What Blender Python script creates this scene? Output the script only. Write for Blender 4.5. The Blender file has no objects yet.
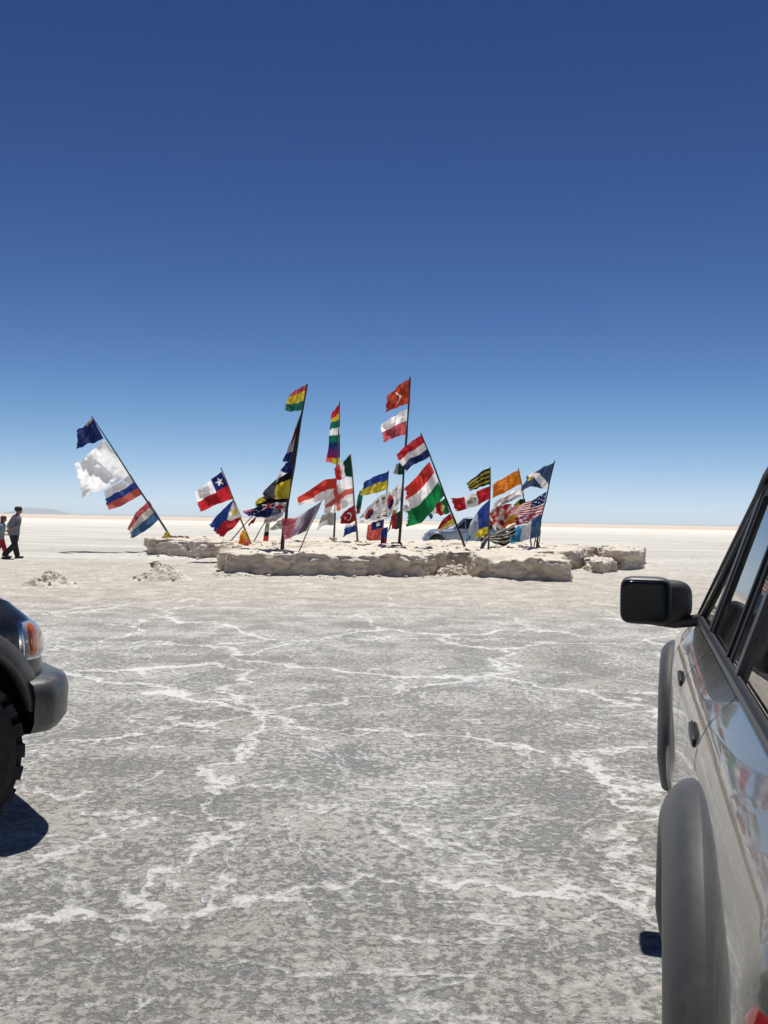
import bpy, bmesh, math, random
import numpy as np
from mathutils import Vector, Matrix, noise
R = math.radians
random.seed(7)
sc = bpy.context.scene
col = sc.collection
CAMH = 1.5; F = 852.0

# ------------------------------------------------------------------ camera
cd = bpy.data.cameras.new('camera'); cam = bpy.data.objects.new('camera', cd); col.objects.link(cam)
cd.sensor_fit = 'VERTICAL'; cd.sensor_height = 36; cd.lens = 36*F/1024
cd.clip_start = .05; cd.clip_end = 60000
RM = Matrix.Rotation(R(90.56), 3, 'X') @ Matrix.Rotation(R(1.0), 3, 'Z')
cam.location = (0, 0, CAMH); cam.rotation_euler = RM.to_euler()
sc.camera = cam

def P(px, py, Y):
    d = RM @ Vector(((px-384)/F, -(py-512)/F, -1.0))
    d *= Y/d.y
    return Vector((d.x, d.y, CAMH+d.z))
def G(px, py, z=0.0):
    d = RM @ Vector(((px-384)/F, -(py-512)/F, -1.0))
    t = (z-CAMH)/d.z
    return Vector((d.x*t, d.y*t, z))

# ------------------------------------------------------------------ helpers
def tag(o, label=None, cat=None, group=None, kind=None):
    if label: o['label'] = label
    if cat: o['category'] = cat
    if group: o['group'] = group
    if kind: o['kind'] = kind
    return o
def empty(name, loc=(0,0,0), rz=0):
    o = bpy.data.objects.new(name, None); col.objects.link(o)
    o.location = loc; o.rotation_euler = (0,0,rz); o.empty_display_size = .2
    return o
def obj(name, verts, faces, mat, parent=None, smooth=True, loc=None, attr=None):
    me = bpy.data.meshes.new(name)
    me.from_pydata([tuple(v) for v in verts], [], faces); me.update()
    o = bpy.data.objects.new(name, me); col.objects.link(o)
    for m in (mat if isinstance(mat, list) else [mat]): me.materials.append(m)
    if smooth: me.polygons.foreach_set('use_smooth', [True]*len(me.polygons))
    if attr is not None:
        a = me.color_attributes.new('cloth_colour', 'FLOAT_COLOR', 'CORNER')
        buf = []
        for p, c in zip(me.polygons, attr):
            for _ in p.loop_indices: buf += [c[0], c[1], c[2], 1.0]
        a.data.foreach_set('color', buf)
    if parent: o.parent = parent
    if loc is not None: o.location = loc
    return o
class MB:
    def __init__(s): s.v = []; s.f = []
    def add(s, v, f):
        n = len(s.v); s.v += [tuple(p) for p in v]; s.f += [tuple(i+n for i in q) for q in f]; return s
    def grid(s, rows, closeu=False, flip=False):
        nr = len(rows); nc = len(rows[0]); v = [p for r in rows for p in r]; f = []
        for i in range(nr-1):
            for j in range(nc if closeu else nc-1):
                k = (j+1) % nc
                q = (i*nc+j, i*nc+k, (i+1)*nc+k, (i+1)*nc+j)
                f.append(q[::-1] if flip else q)
        return s.add(v, f)
    def tube(s, pts, rad, n=8, cap=True):
        pts = [Vector(p) for p in pts]; rows = []
        rr = rad if isinstance(rad, (list, tuple)) else [rad]*len(pts)
        up = Vector((0,0,1))
        for i, p in enumerate(pts):
            t = (pts[min(i+1, len(pts)-1)]-pts[max(i-1, 0)]).normalized()
            a = t.cross(up)
            if a.length < .05: a = t.cross(Vector((0,1,0)))
            a.normalize(); b = t.cross(a)
            rows.append([p+(a*math.cos(2*math.pi*k/n)+b*math.sin(2*math.pi*k/n))*rr[i] for k in range(n)])
        base = len(s.v); s.grid(rows, True)
        if cap:
            s.f.append(tuple(base+k for k in range(n))); s.f.append(tuple(base+(len(pts)-1)*n+k for k in range(n))[::-1])
        return s
    def box(s, c, d, rz=0, ry=0):
        M = Matrix.Rotation(rz, 3, 'Z') @ Matrix.Rotation(ry, 3, 'Y'); c = Vector(c)
        v = [c+M@Vector((x*d[0]/2, y*d[1]/2, z*d[2]/2)) for x in (-1,1) for y in (-1,1) for z in (-1,1)]
        return s.add(v, [(0,1,3,2),(4,6,7,5),(0,4,5,1),(2,3,7,6),(0,2,6,4),(1,5,7,3)])
    def sbox(s, c, d, e=.35, n=20, M=None):            # rounded box (superellipsoid)
        c = Vector(c); rows = []
        sg = lambda a: math.copysign(abs(a)**e, a)
        for i in range(n+1):
            t = -math.pi/2+math.pi*i/n
            rows.append([])
            for j in range(2*n):
                p = 2*math.pi*j/(2*n)
                q = Vector((sg(math.cos(t))*sg(math.cos(p))*d[0]/2, sg(math.cos(t))*sg(math.sin(p))*d[1]/2, sg(math.sin(t))*d[2]/2))
                if M: q = M@q
                rows[-1].append(c+q)
        return s.grid(rows, True)
    def rock(s, c, r, sq=.7, seed=0):
        n = 8; c = Vector(c); rows = []; off = Vector((seed*3.1, seed*1.7, seed*.9))
        for i in range(n+1):
            t = -math.pi/2+math.pi*i/n; row = []
            for j in range(12):
                p = 2*math.pi*j/12
                d = Vector((math.cos(t)*math.cos(p), math.cos(t)*math.sin(p), math.sin(t)))
                k = 1+.45*noise.noise(d*1.6+off)+.2*noise.noise(d*4+off)
                row.append(c+Vector((d.x*r*k, d.y*r*k, d.z*r*k*sq)))
            rows.append(row)
        return s.grid(rows, True)
    def build(s, name, mat, parent=None, smooth=True): return obj(name, s.v, s.f, mat, parent, smooth)

# ------------------------------------------------------------------ materials
def mat(name):
    m = bpy.data.materials.new(name); m.use_nodes = True; nt = m.node_tree
    return m, nt, nt.nodes['Principled BSDF']
def N(nt, t, **k):
    n = nt.nodes.new(t)
    for a, b in k.items(): setattr(n, a, b)
    return n
def ins(n, **k):
    for a, b in k.items():
        n.inputs[a.replace('_', ' ')].default_value = b
    return n
def ramp(nt, pts, interp='LINEAR'):
    r = N(nt, 'ShaderNodeValToRGB'); e = r.color_ramp; e.interpolation = interp
    while len(e.elements) < len(pts): e.elements.new(.5)
    for el, (p, c) in zip(e.elements, pts):
        el.position = p; el.color = (c if len(c) == 4 else (*c, 1)) if hasattr(c, '__len__') else (c, c, c, 1)
    return r
def noi(nt, vec, scale, detail=6, rough=.6, dist=0):
    n = N(nt, 'ShaderNodeTexNoise'); ins(n, Scale=scale, Detail=detail, Roughness=rough, Distortion=dist)
    nt.links.new(vec, n.inputs['Vector']); return n
def mixc(nt, fac, a, b, mode='MIX'):
    m = N(nt, 'ShaderNodeMix', data_type='RGBA', blend_type=mode)
    for i, x in ((0, fac), (6, a), (7, b)):
        if hasattr(x, 'links') or hasattr(x, 'is_linked'): nt.links.new(x, m.inputs[i])
        elif i: m.inputs[i].default_value = (*x, 1)
        else: m.inputs[i].default_value = x
    return m.outputs[2]
def mth(nt, op, a, b=None, c=None, clamp=False):
    m = N(nt, 'ShaderNodeMath', operation=op, use_clamp=clamp)
    for i, x in enumerate((a, b, c)):
        if x is None: continue
        if hasattr(x, 'is_linked'): nt.links.new(x, m.inputs[i])
        else: m.inputs[i].default_value = x
    return m.outputs[0]
def simple(name, c, rough=.6, metal=0, var=.15, scale=30, coat=0, spec=.5, bump=0):
    m, nt, b = mat(name)
    co = N(nt, 'ShaderNodeTexCoord').outputs['Object']
    n = noi(nt, co, scale, 5)
    r = ramp(nt, [(.3, tuple(x*(1-var) for x in c)), (.7, tuple(min(1, x*(1+var)) for x in c))])
    nt.links.new(n.outputs['Fac'], r.inputs[0]); nt.links.new(r.outputs[0], b.inputs['Base Color'])
    ins(b, Roughness=rough, Metallic=metal, Coat_Weight=coat, Coat_Roughness=.04)
    b.inputs['Specular IOR Level'].default_value = spec
    if bump:
        bp = ins(N(nt, 'ShaderNodeBump'), Strength=bump, Distance=.01)
        nt.links.new(n.outputs['Fac'], bp.inputs['Height']); nt.links.new(bp.outputs[0], b.inputs['Normal'])
    return m
def paint(name, c, metal=.4, rough=.32, dust=(.42,.38,.32), amt=.35, coat=1.0, crough=.05):
    m, nt, b = mat(name)
    tc = N(nt, 'ShaderNodeTexCoord'); co = tc.outputs['Object']
    n1 = noi(nt, co, 2.2, 8, .65); n2 = noi(nt, co, 60, 6, .8)
    mp = N(nt, 'ShaderNodeMapping'); mp.inputs['Scale'].default_value = (1, 1, .22); nt.links.new(co, mp.inputs[0])
    n3 = noi(nt, mp.outputs[0], 14, 5, .7)
    a = mth(nt, 'MULTIPLY', n1.outputs['Fac'], n3.outputs['Fac'])
    a = mth(nt, 'MULTIPLY_ADD', n2.outputs['Fac'], .30, a)
    r = ramp(nt, [(.32, 0), (.62, 1)]); nt.links.new(a, r.inputs[0])
    # dust lies thicker towards the sill
    sx = N(nt, 'ShaderNodeSeparateXYZ'); nt.links.new(co, sx.inputs[0])
    low = N(nt, 'ShaderNodeMapRange'); ins(low, From_Min=1.05, From_Max=.35, To_Min=.35, To_Max=1.0); nt.links.new(sx.outputs[2], low.inputs[0])
    fac = mth(nt, 'MULTIPLY', mth(nt, 'MULTIPLY', r.outputs[0], low.outputs[0]), amt, clamp=True)
    nt.links.new(mixc(nt, fac, c, dust), b.inputs['Base Color'])
    nt.links.new(mth(nt, 'MULTIPLY_ADD', fac, .5, rough), b.inputs['Roughness'])
    nt.links.new(mth(nt, 'MULTIPLY_ADD', fac, -metal, metal), b.inputs['Metallic'])
    nt.links.new(mth(nt, 'MULTIPLY_ADD', fac, -.8*coat, coat, clamp=True), b.inputs['Coat Weight'])
    nt.links.new(mth(nt, 'MULTIPLY_ADD', fac, .25, crough), b.inputs['Coat Roughness'])
    return m
def glassmat(name, tint=.25):
    m, nt, b = mat(name)
    out = nt.nodes['Material Output']
    fr = ins(N(nt, 'ShaderNodeFresnel'), IOR=2.5)
    gl = ins(N(nt, 'ShaderNodeBsdfGlossy'), Roughness=.015); gl.inputs[0].default_value = (1,1,1,1)
    tr = N(nt, 'ShaderNodeBsdfTransparent'); tr.inputs[0].default_value = (tint, tint*1.05, tint, 1)
    df = N(nt, 'ShaderNodeBsdfDiffuse'); df.inputs[0].default_value = (.5,.47,.42,1)
    co = N(nt, 'ShaderNodeTexCoord').outputs['Object']
    n = noi(nt, co, 6, 8, .7); r = ramp(nt, [(.4, .0), (.8, .12)]); nt.links.new(n.outputs['Fac'], r.inputs[0])
    m1 = N(nt, 'ShaderNodeMixShader'); nt.links.new(fr.outputs[0], m1.inputs[0]); nt.links.new(tr.outputs[0], m1.inputs[1]); nt.links.new(gl.outputs[0], m1.inputs[2])
    m2 = N(nt, 'ShaderNodeMixShader'); nt.links.new(r.outputs[0], m2.inputs[0]); nt.links.new(m1.outputs[0], m2.inputs[1]); nt.links.new(df.outputs[0], m2.inputs[2])
    nt.links.new(m2.outputs[0], out.inputs['Surface'])
    return m

M = {}
M['black_plastic'] = simple('black_plastic', (.02,.02,.022), .45, bump=.1)
M['rubber'] = simple('rubber', (.018,.018,.018), .8, var=.4, bump=.3)
M['seal'] = simple('rubber_seal', (.008,.008,.008), .6)
M['dark'] = simple('dark_lining', (.012,.012,.012), .9)
M['chrome'] = simple('chrome_trim', (.6,.6,.62), .15, metal=1, var=.05)
M['rim'] = simple('alloy_rim', (.35,.35,.36), .35, metal=.8)
M['mirror_glass'] = simple('mirror_glass', (.006,.008,.013), .12, metal=.0, var=.02, spec=.25)  # dark reflection painted in as a near-black base, real mirroring kept weak
M['glass'] = glassmat('tinted_window_glass', .05)
M['clear'] = simple('lamp_lens_clear', (.36,.37,.38), .08, var=.1, coat=1)
M['amber'] = simple('lamp_lens_amber', (.55,.12,.015), .12, var=.1, coat=1)
M['redlens'] = simple('lamp_lens_red', (.30,.02,.02), .12, var=.1, coat=1)
M['seat'] = simple('seat_fabric', (.12,.11,.10), .9)
M['paint_grey'] = paint('dusty_silver_paint', (.185,.18,.162), metal=.4, rough=.22, amt=.75, crough=.015)
M['flare_grey'] = paint('dusty_grey_flare_paint', (.062,.062,.060), metal=.1, rough=.5, amt=.25, coat=.2, crough=.3)
M['paint_black'] = paint('dusty_black_paint', (.005,.006,.010), metal=.0, rough=.35, amt=.08, coat=.5, crough=.08)
M['flare_dark'] = paint('dusty_dark_cladding', (.05,.052,.055), metal=.2, rough=.42, amt=.5, coat=.3, crough=.2)
M['paint_blue'] = paint('pale_blue_car_paint', (.28,.36,.46), metal=.3, rough=.3, amt=.3)
M['flare_blue'] = paint('pale_blue_bumper_paint', (.24,.31,.40), metal=.1, rough=.4, amt=.3)

def cloth():
    m, nt, b = mat('flag_cloth'); out = nt.nodes['Material Output']
    at = N(nt, 'ShaderNodeVertexColor', layer_name='cloth_colour')
    co = N(nt, 'ShaderNodeTexCoord').outputs['Object']
    n = noi(nt, co, 5, 6, .65); r = ramp(nt, [(.3, .88), (.7, 1.0)]); nt.links.new(n.outputs['Fac'], r.inputs[0])
    c = mixc(nt, 1.0, at.outputs[0], r.outputs[0], 'MULTIPLY')
    bp = ins(N(nt, 'ShaderNodeBump'), Strength=.35, Distance=.03); nn = noi(nt, co, 9, 5, .6, 1.5)
    nt.links.new(nn.outputs['Fac'], bp.inputs['Height'])
    nt.links.new(c, b.inputs['Base Color']); ins(b, Roughness=.75); b.inputs['Specular IOR Level'].default_value = .2
    nt.links.new(bp.outputs[0], b.inputs['Normal'])
    tr = N(nt, 'ShaderNodeBsdfTranslucent'); nt.links.new(c, tr.inputs[0]); nt.links.new(bp.outputs[0], tr.inputs['Normal'])
    mx = N(nt, 'ShaderNodeMixShader'); mx.inputs[0].default_value = .60
    nt.links.new(b.outputs[0], mx.inputs[1]); nt.links.new(tr.outputs[0], mx.inputs[2]); nt.links.new(mx.outputs[0], out.inputs['Surface'])
    return m
M['cloth'] = cloth()
def wood(name, c): return simple(name, c, .75, var=.4, scale=12, bump=.4)
M['pole_dark'] = wood('dark_weathered_wood', (.035,.028,.022))
M['pole_tan'] = wood('tan_weathered_wood', (.22,.15,.09))
M['pole_metal'] = simple('thin_metal_rod', (.12,.12,.12), .45, metal=.7)

# salt rock
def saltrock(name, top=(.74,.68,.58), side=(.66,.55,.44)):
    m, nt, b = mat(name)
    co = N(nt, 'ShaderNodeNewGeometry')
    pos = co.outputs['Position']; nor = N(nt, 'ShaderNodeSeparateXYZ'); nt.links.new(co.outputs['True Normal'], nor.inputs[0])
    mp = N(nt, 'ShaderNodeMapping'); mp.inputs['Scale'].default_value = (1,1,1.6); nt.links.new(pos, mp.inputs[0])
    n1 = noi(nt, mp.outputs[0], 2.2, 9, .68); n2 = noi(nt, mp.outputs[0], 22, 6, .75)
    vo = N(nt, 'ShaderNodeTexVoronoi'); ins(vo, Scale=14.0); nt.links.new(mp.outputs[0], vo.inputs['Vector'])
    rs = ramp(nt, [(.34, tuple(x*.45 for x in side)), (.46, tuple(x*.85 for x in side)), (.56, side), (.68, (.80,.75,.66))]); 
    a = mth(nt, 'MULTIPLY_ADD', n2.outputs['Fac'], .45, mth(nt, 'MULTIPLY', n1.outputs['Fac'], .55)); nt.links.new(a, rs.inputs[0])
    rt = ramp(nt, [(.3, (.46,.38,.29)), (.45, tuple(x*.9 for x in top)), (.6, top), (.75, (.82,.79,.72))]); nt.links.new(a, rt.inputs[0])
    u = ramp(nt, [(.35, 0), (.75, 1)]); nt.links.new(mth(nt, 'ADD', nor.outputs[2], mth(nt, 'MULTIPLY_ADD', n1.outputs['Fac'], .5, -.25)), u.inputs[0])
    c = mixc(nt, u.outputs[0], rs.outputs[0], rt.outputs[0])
    nt.links.new(c, b.inputs['Base Color']); ins(b, Roughness=.95)
    h = mth(nt, 'MULTIPLY_ADD', vo.outputs['Distance'], .35, mth(nt, 'ADD', n1.outputs['Fac'], mth(nt, 'MULTIPLY', n2.outputs['Fac'], .6)))
    bp = ins(N(nt, 'ShaderNodeBump'), Strength=.7, Distance=.03); nt.links.new(h, bp.inputs['Height']); nt.links.new(bp.outputs[0], b.inputs['Normal'])
    return m
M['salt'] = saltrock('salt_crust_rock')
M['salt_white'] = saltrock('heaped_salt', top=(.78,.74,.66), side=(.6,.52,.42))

# ------------------------------------------------------------------ ground
PLAT = [(-4.1,21.8),(-3.4,22.0),(-2.6,21.7),(-1.2,21.9),(0.2,22.7),(1.15,22.7),(1.55,23.9),(1.9,25.6),(4.7,25.8),(6.4,27.6),(7.2,29.5),(8.2,33),(8.4,37),(5,39.5),(-4,40),(-9.4,38.4),(-9.9,35.5),(-8.9,32.4),(-7.2,31.2),(-5.3,29.3),(-4.9,26)]
BLK_R = [(2.45,21.9),(3.4,21.55),(4.62,21.35),(4.9,22.6),(5.4,25.6),(4.6,26.6),(2.7,26.4),(2.45,24)]
def sdist(poly, X, Y):          # signed distance (numpy), negative inside
    px = np.array([p[0] for p in poly]); py = np.array([p[1] for p in poly]); n = len(poly)
    d = np.full(X.shape, 1e9); ins_ = np.zeros(X.shape, bool)
    for i in range(n):
        ax, ay = px[i], py[i]; bx, by = px[(i+1) % n], py[(i+1) % n]
        ex, ey = bx-ax, by-ay
        t = np.clip(((X-ax)*ex+(Y-ay)*ey)/(ex*ex+ey*ey), 0, 1)
        d = np.minimum(d, np.hypot(X-ax-t*ex, Y-ay-t*ey))
        c = ((ay > Y) != (by > Y)) & (X < (bx-ax)*(Y-ay)/((by-ay) if by != ay else 1e-9)+ax)
        ins_ ^= c
    return np.where(ins_, -d, d)
def axis(dense0, dense1, step, far):
    a = list(np.arange(dense0, dense1, step)); s = step; v = dense1; hi = []
    while v < far: hi.append(v); s *= 1.22; v += s
    hi.append(far); s = step; v = dense0-step; lo = []
    while v > -far: lo.append(v); s *= 1.22; v -= s
    lo.append(-far)
    return np.array(lo[::-1]+a+hi)
xs = axis(-16, 14, .14, 10400); ys = axis(-3, 42, .14, 10400)
GX, GY = np.meshgrid(xs, ys)
dpl = np.minimum(sdist(PLAT, GX, GY), sdist(BLK_R, GX, GY))
rn = np.zeros(GX.shape)
flat = np.stack([GX.ravel(), GY.ravel()], 1); near = (np.abs(GX) < 20) & (GY > -4) & (GY < 45)
idx = np.flatnonzero(near.ravel()); rr = rn.ravel(); ap = np.zeros(rr.shape)
for i in idx:
    x, y = flat[i]
    rr[i] = .012*noise.noise((x*.9, y*.9, 0))+.008*noise.noise((x*3.1, y*3.1, 4))
    ap[i] = noise.noise((x*.8, y*.8, 9))+.6*noise.noise((x*2.5, y*2.5, 2))
rn = rr.reshape(GX.shape); ap = ap.reshape(GX.shape)
GZ = rn + np.where(dpl > -3, np.clip(.06+.09*ap, 0, .3)*np.exp(-np.clip(dpl, 0, 50)/.5), 0)
GZ[~near] = 0
gv = np.stack([GX.ravel(), GY.ravel(), GZ.ravel()], 1)
ny, nx = GX.shape
gi = np.arange(ny*nx).reshape(ny, nx)
gf = np.stack([gi[:-1,:-1].ravel(), gi[:-1,1:].ravel(), gi[1:,1:].ravel(), gi[1:,:-1].ravel()], 1)
def ground_mat():
    m, nt, b = mat('salt_flat_crust')
    pos = N(nt, 'ShaderNodeNewGeometry').outputs['Position']
    sp = N(nt, 'ShaderNodeSeparateXYZ'); nt.links.new(pos, sp.inputs[0])
    wn = N(nt, 'ShaderNodeTexNoise', noise_dimensions='3D'); ins(wn, Scale=1.1, Detail=6.0, Roughness=.62); nt.links.new(pos, wn.inputs['Vector'])
    wv = N(nt, 'ShaderNodeVectorMath', operation='MULTIPLY_ADD'); nt.links.new(wn.outputs['Color'], wv.inputs[0]); wv.inputs[1].default_value = (1.5,1.5,0); nt.links.new(pos, wv.inputs[2])
    def veins(scale, w0, w1):
        v = N(nt, 'ShaderNodeTexVoronoi', feature='DISTANCE_TO_EDGE'); ins(v, Scale=scale); nt.links.new(wv.outputs[0], v.inputs['Vector'])
        r = ramp(nt, [(w0, 1), (w1, 0)]); nt.links.new(v.outputs['Distance'], r.inputs[0]); return r.outputs[0]
    v1 = veins(.42, .001, .022)
    def ridged(scale, w, detail=5, rough=.6, dist=.6):
        n_ = noi(nt, pos, scale, detail, rough, dist); d_ = mth(nt, 'ABSOLUTE', mth(nt, 'SUBTRACT', n_.outputs['Fac'], .5))
        r = ramp(nt, [(0, 1), (w, 0)]); nt.links.new(d_, r.inputs[0]); return r.outputs[0]
    v2 = ridged(.8, .022); v3 = ridged(2.2, .03, 6, .65); v4 = ridged(7.0, .05, 6, .7, .3)
    big = noi(nt, pos, .35, 5, .6); med = noi(nt, pos, 1.6, 6, .62); pat = noi(nt, pos, 19, 7, .72, .25); fine = noi(nt, pos, 34, 8, .8); grit = noi(nt, pos, 120, 5, .8)
    # cream patches a hand wide, denser where the medium noise is high
    thr = mth(nt, 'MULTIPLY_ADD', med.outputs['Fac'], .42, mth(nt, 'MULTIPLY_ADD', pat.outputs['Fac'], .75, mth(nt, 'MULTIPLY_ADD', fine.outputs['Fac'], .30, mth(nt, 'MULTIPLY', v1, .10))))
    rp = ramp(nt, [(.655, 0), (.69, .30), (.72, .78), (.80, 1)]); nt.links.new(thr, rp.inputs[0])
    # white crust along the cracks, broken up by noise
    vm = mth(nt, 'MULTIPLY', v1, mth(nt, 'MULTIPLY_ADD', big.outputs['Fac'], 1.5, .05))
    vm = mth(nt, 'MULTIPLY_ADD', v2, mth(nt, 'MULTIPLY', big.outputs['Fac'], 1.3), mth(nt, 'MULTIPLY_ADD', v3, .42, mth(nt, 'MULTIPLY_ADD', v4, .22, vm)))
    vm = mth(nt, 'MULTIPLY', vm, mth(nt, 'MULTIPLY_ADD', pat.outputs['Fac'], 2.2, mth(nt, 'MULTIPLY_ADD', med.outputs['Fac'], 1.4, -.85)))
    rv = ramp(nt, [(.26, 0), (.44, .7), (.75, 1)]); nt.links.new(mth(nt, 'MULTIPLY', vm, mth(nt, 'MULTIPLY_ADD', fine.outputs['Fac'], 1.5, .35)), rv.inputs[0])
    grey = ramp(nt, [(.37, (.20,.20,.20)), (.46, (.335,.335,.33)), (.53, (.41,.41,.40)), (.61, (.64,.63,.59))]); nt.links.new(mth(nt, 'MULTIPLY_ADD', fine.outputs['Fac'], .65, mth(nt, 'MULTIPLY_ADD', grit.outputs['Fac'], .2, mth(nt, 'MULTIPLY', med.outputs['Fac'], .15))), grey.inputs[0])
    crm = ramp(nt, [(.38, (.40,.36,.30)), (.47, (.58,.555,.50)), (.57, (.76,.75,.71))]); nt.links.new(mth(nt, 'MULTIPLY_ADD', fine.outputs['Fac'], .45, mth(nt, 'MULTIPLY', big.outputs['Fac'], .55)), crm.inputs[0])
    c = mixc(nt, rp.outputs[0], grey.outputs[0], crm.outputs[0])
    # rusty stains, rare
    st = noi(nt, pos, .9, 4, .5, .6); rst = ramp(nt, [(.70, 0), (.78, .5)]); nt.links.new(st.outputs['Fac'], rst.inputs[0])
    c = mixc(nt, mth(nt, 'MULTIPLY', rst.outputs[0], rp.outputs[0]), c, (.36,.25,.14))
    c = mixc(nt, rv.outputs[0], c, (.84,.83,.80))
    # drier pale salt and sand round the mound and beyond it
    dst = N(nt, 'ShaderNodeVectorMath', operation='LENGTH'); nt.links.new(pos, dst.inputs[0]); D = dst.outputs['Value']
    rag = mth(nt, 'MULTIPLY_ADD', big.outputs['Fac'], 5.0, mth(nt, 'MULTIPLY_ADD', med.outputs['Fac'], 3.0, D))
    near = ramp(nt, [(0, 0), (.38, 0), (.47, .55), (.52, .95), (1, 1)])
    mr = ins(N(nt, 'ShaderNodeMapRange'), From_Min=0.0, From_Max=40.0); nt.links.new(rag, mr.inputs[0]); nt.links.new(mr.outputs[0], near.inputs[0])
    strk = N(nt, 'ShaderNodeMapping'); strk.inputs['Scale'].default_value = (.05,.22,1); nt.links.new(pos, strk.inputs[0])
    sn = noi(nt, strk.outputs[0], 1.0, 7, .62); 
    sand = ramp(nt, [(.35, (.60,.54,.45)), (.5, (.72,.665,.575)), (.65, (.81,.77,.69))]); nt.links.new(mth(nt, 'MULTIPLY_ADD', fine.outputs['Fac'], .4, mth(nt, 'MULTIPLY', med.outputs['Fac'], .6)), sand.inputs[0])
    c = mixc(nt, near.outputs[0], c, sand.outputs[0])
    far = ramp(nt, [(0, 0), (.38, 0), (.50, 1), (1, 1)]); mr2 = ins(N(nt, 'ShaderNodeMapRange'), From_Min=0.0, From_Max=70.0); nt.links.new(rag, mr2.inputs[0]); nt.links.new(mr2.outputs[0], far.inputs[0])
    plain = ramp(nt, [(.38, (.58,.55,.50)), (.50, (.72,.69,.62)), (.62, (.82,.79,.72))]); nt.links.new(mth(nt, 'MULTIPLY_ADD', sn.outputs['Fac'], .8, mth(nt, 'MULTIPLY', pat.outputs['Fac'], .2)), plain.inputs[0])
    c = mixc(nt, far.outputs[0], c, plain.outputs[0])
    # clean white from 80 m, the tan shore from 400 m
    lg = mth(nt, 'LOGARITHM', D, 10.0)
    rfar = ramp(nt, [(0, 0), (.36, 0), (.42, 1), (1, 1)]); mr3 = ins(N(nt, 'ShaderNodeMapRange'), From_Min=1.0, From_Max=4.0); nt.links.new(lg, mr3.inputs[0]); nt.links.new(mr3.outputs[0], rfar.inputs[0])
    c = mixc(nt, mth(nt, 'MULTIPLY', rfar.outputs[0], .75), c, (.83,.80,.72))
    rt = ramp(nt, [(0, 0), (.50, 0), (.535, .8), (.66, .7), (.75, .35), (1, .3)]); nt.links.new(mr3.outputs[0], rt.inputs[0])
    c = mixc(nt, rt.outputs[0], c, (.64,.47,.34))
    nt.links.new(c, b.inputs['Base Color']); ins(b, Roughness=.9); b.inputs['Specular IOR Level'].default_value = .3
    h = mth(nt, 'MULTIPLY_ADD', rp.outputs[0], .35, mth(nt, 'MULTIPLY_ADD', rv.outputs[0], .8, mth(nt, 'MULTIPLY_ADD', fine.outputs['Fac'], .7, mth(nt, 'MULTIPLY_ADD', grit.outputs['Fac'], .35, mth(nt, 'MULTIPLY', pat.outputs['Fac'], 1.2)))))
    bp = ins(N(nt, 'ShaderNodeBump'), Strength=.9, Distance=.022); nt.links.new(h, bp.inputs['Height']); nt.links.new(bp.outputs[0], b.inputs['Normal'])
    return m
M['ground'] = ground_mat()
me = bpy.data.meshes.new('ground'); me.from_pydata(gv.tolist(), [], gf.tolist()); me.materials.append(M['ground'])
me.polygons.foreach_set('use_smooth', [True]*len(me.polygons))
go = bpy.data.objects.new('ground', me); col.objects.link(go); tag(go, kind='structure')

# ------------------------------------------------------------------ far mountains
def ridge(name, px0, px1, Y, hfun, n=60, depth=500):
    rows = [[], [], [], []]
    for i in range(n+1):
        t = i/n; p = P(px0+(px1-px0)*t, 512, Y); h = max(0, hfun(t))
        rows[0].append((p.x, Y-depth, -2)); rows[1].append((p.x, Y-depth*.4, h*.55)); rows[2].append((p.x, Y, h)); rows[3].append((p.x, Y+depth, -2))
    m = MB(); m.grid(rows); o = m.build(name, M['hill']); return tag(o, kind='structure')
M['hill'] = simple('bare_mountain_rock', (.16,.13,.115), .95, scale=.004, var=.3)
ridge('mountains', 10, 66, 9000, lambda t: 76*(math.sin(math.pi*t)**.8)*(1+.15*math.sin(9*t)+.1*noise.noise((t*9,0,0))))
M['shore'] = simple('pale_shore_land', (.5,.39,.30), .95, scale=.01, var=.2)
m = MB(); rows = [[], [], [], []]
for i in range(161):
    a = R(30+120*i/160); r0 = 6500
    h = 9+9*noise.noise((i*.07, 3, 0))+ (9 if i > 80 else 3)*max(0, noise.noise((i*.03, 8, 0)))
    h = max(2, h*(1 if i > 70 else .55))
    for k, (dr, hh) in enumerate(((-500, -1), (-100, h*.6), (300, h), (1200, -1))):
        rows[k].append(((r0+dr)*math.cos(a), (r0+dr)*math.sin(a), hh))
m.grid(rows, flip=True); tag(m.build('hills', M['shore']), kind='structure')

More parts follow.
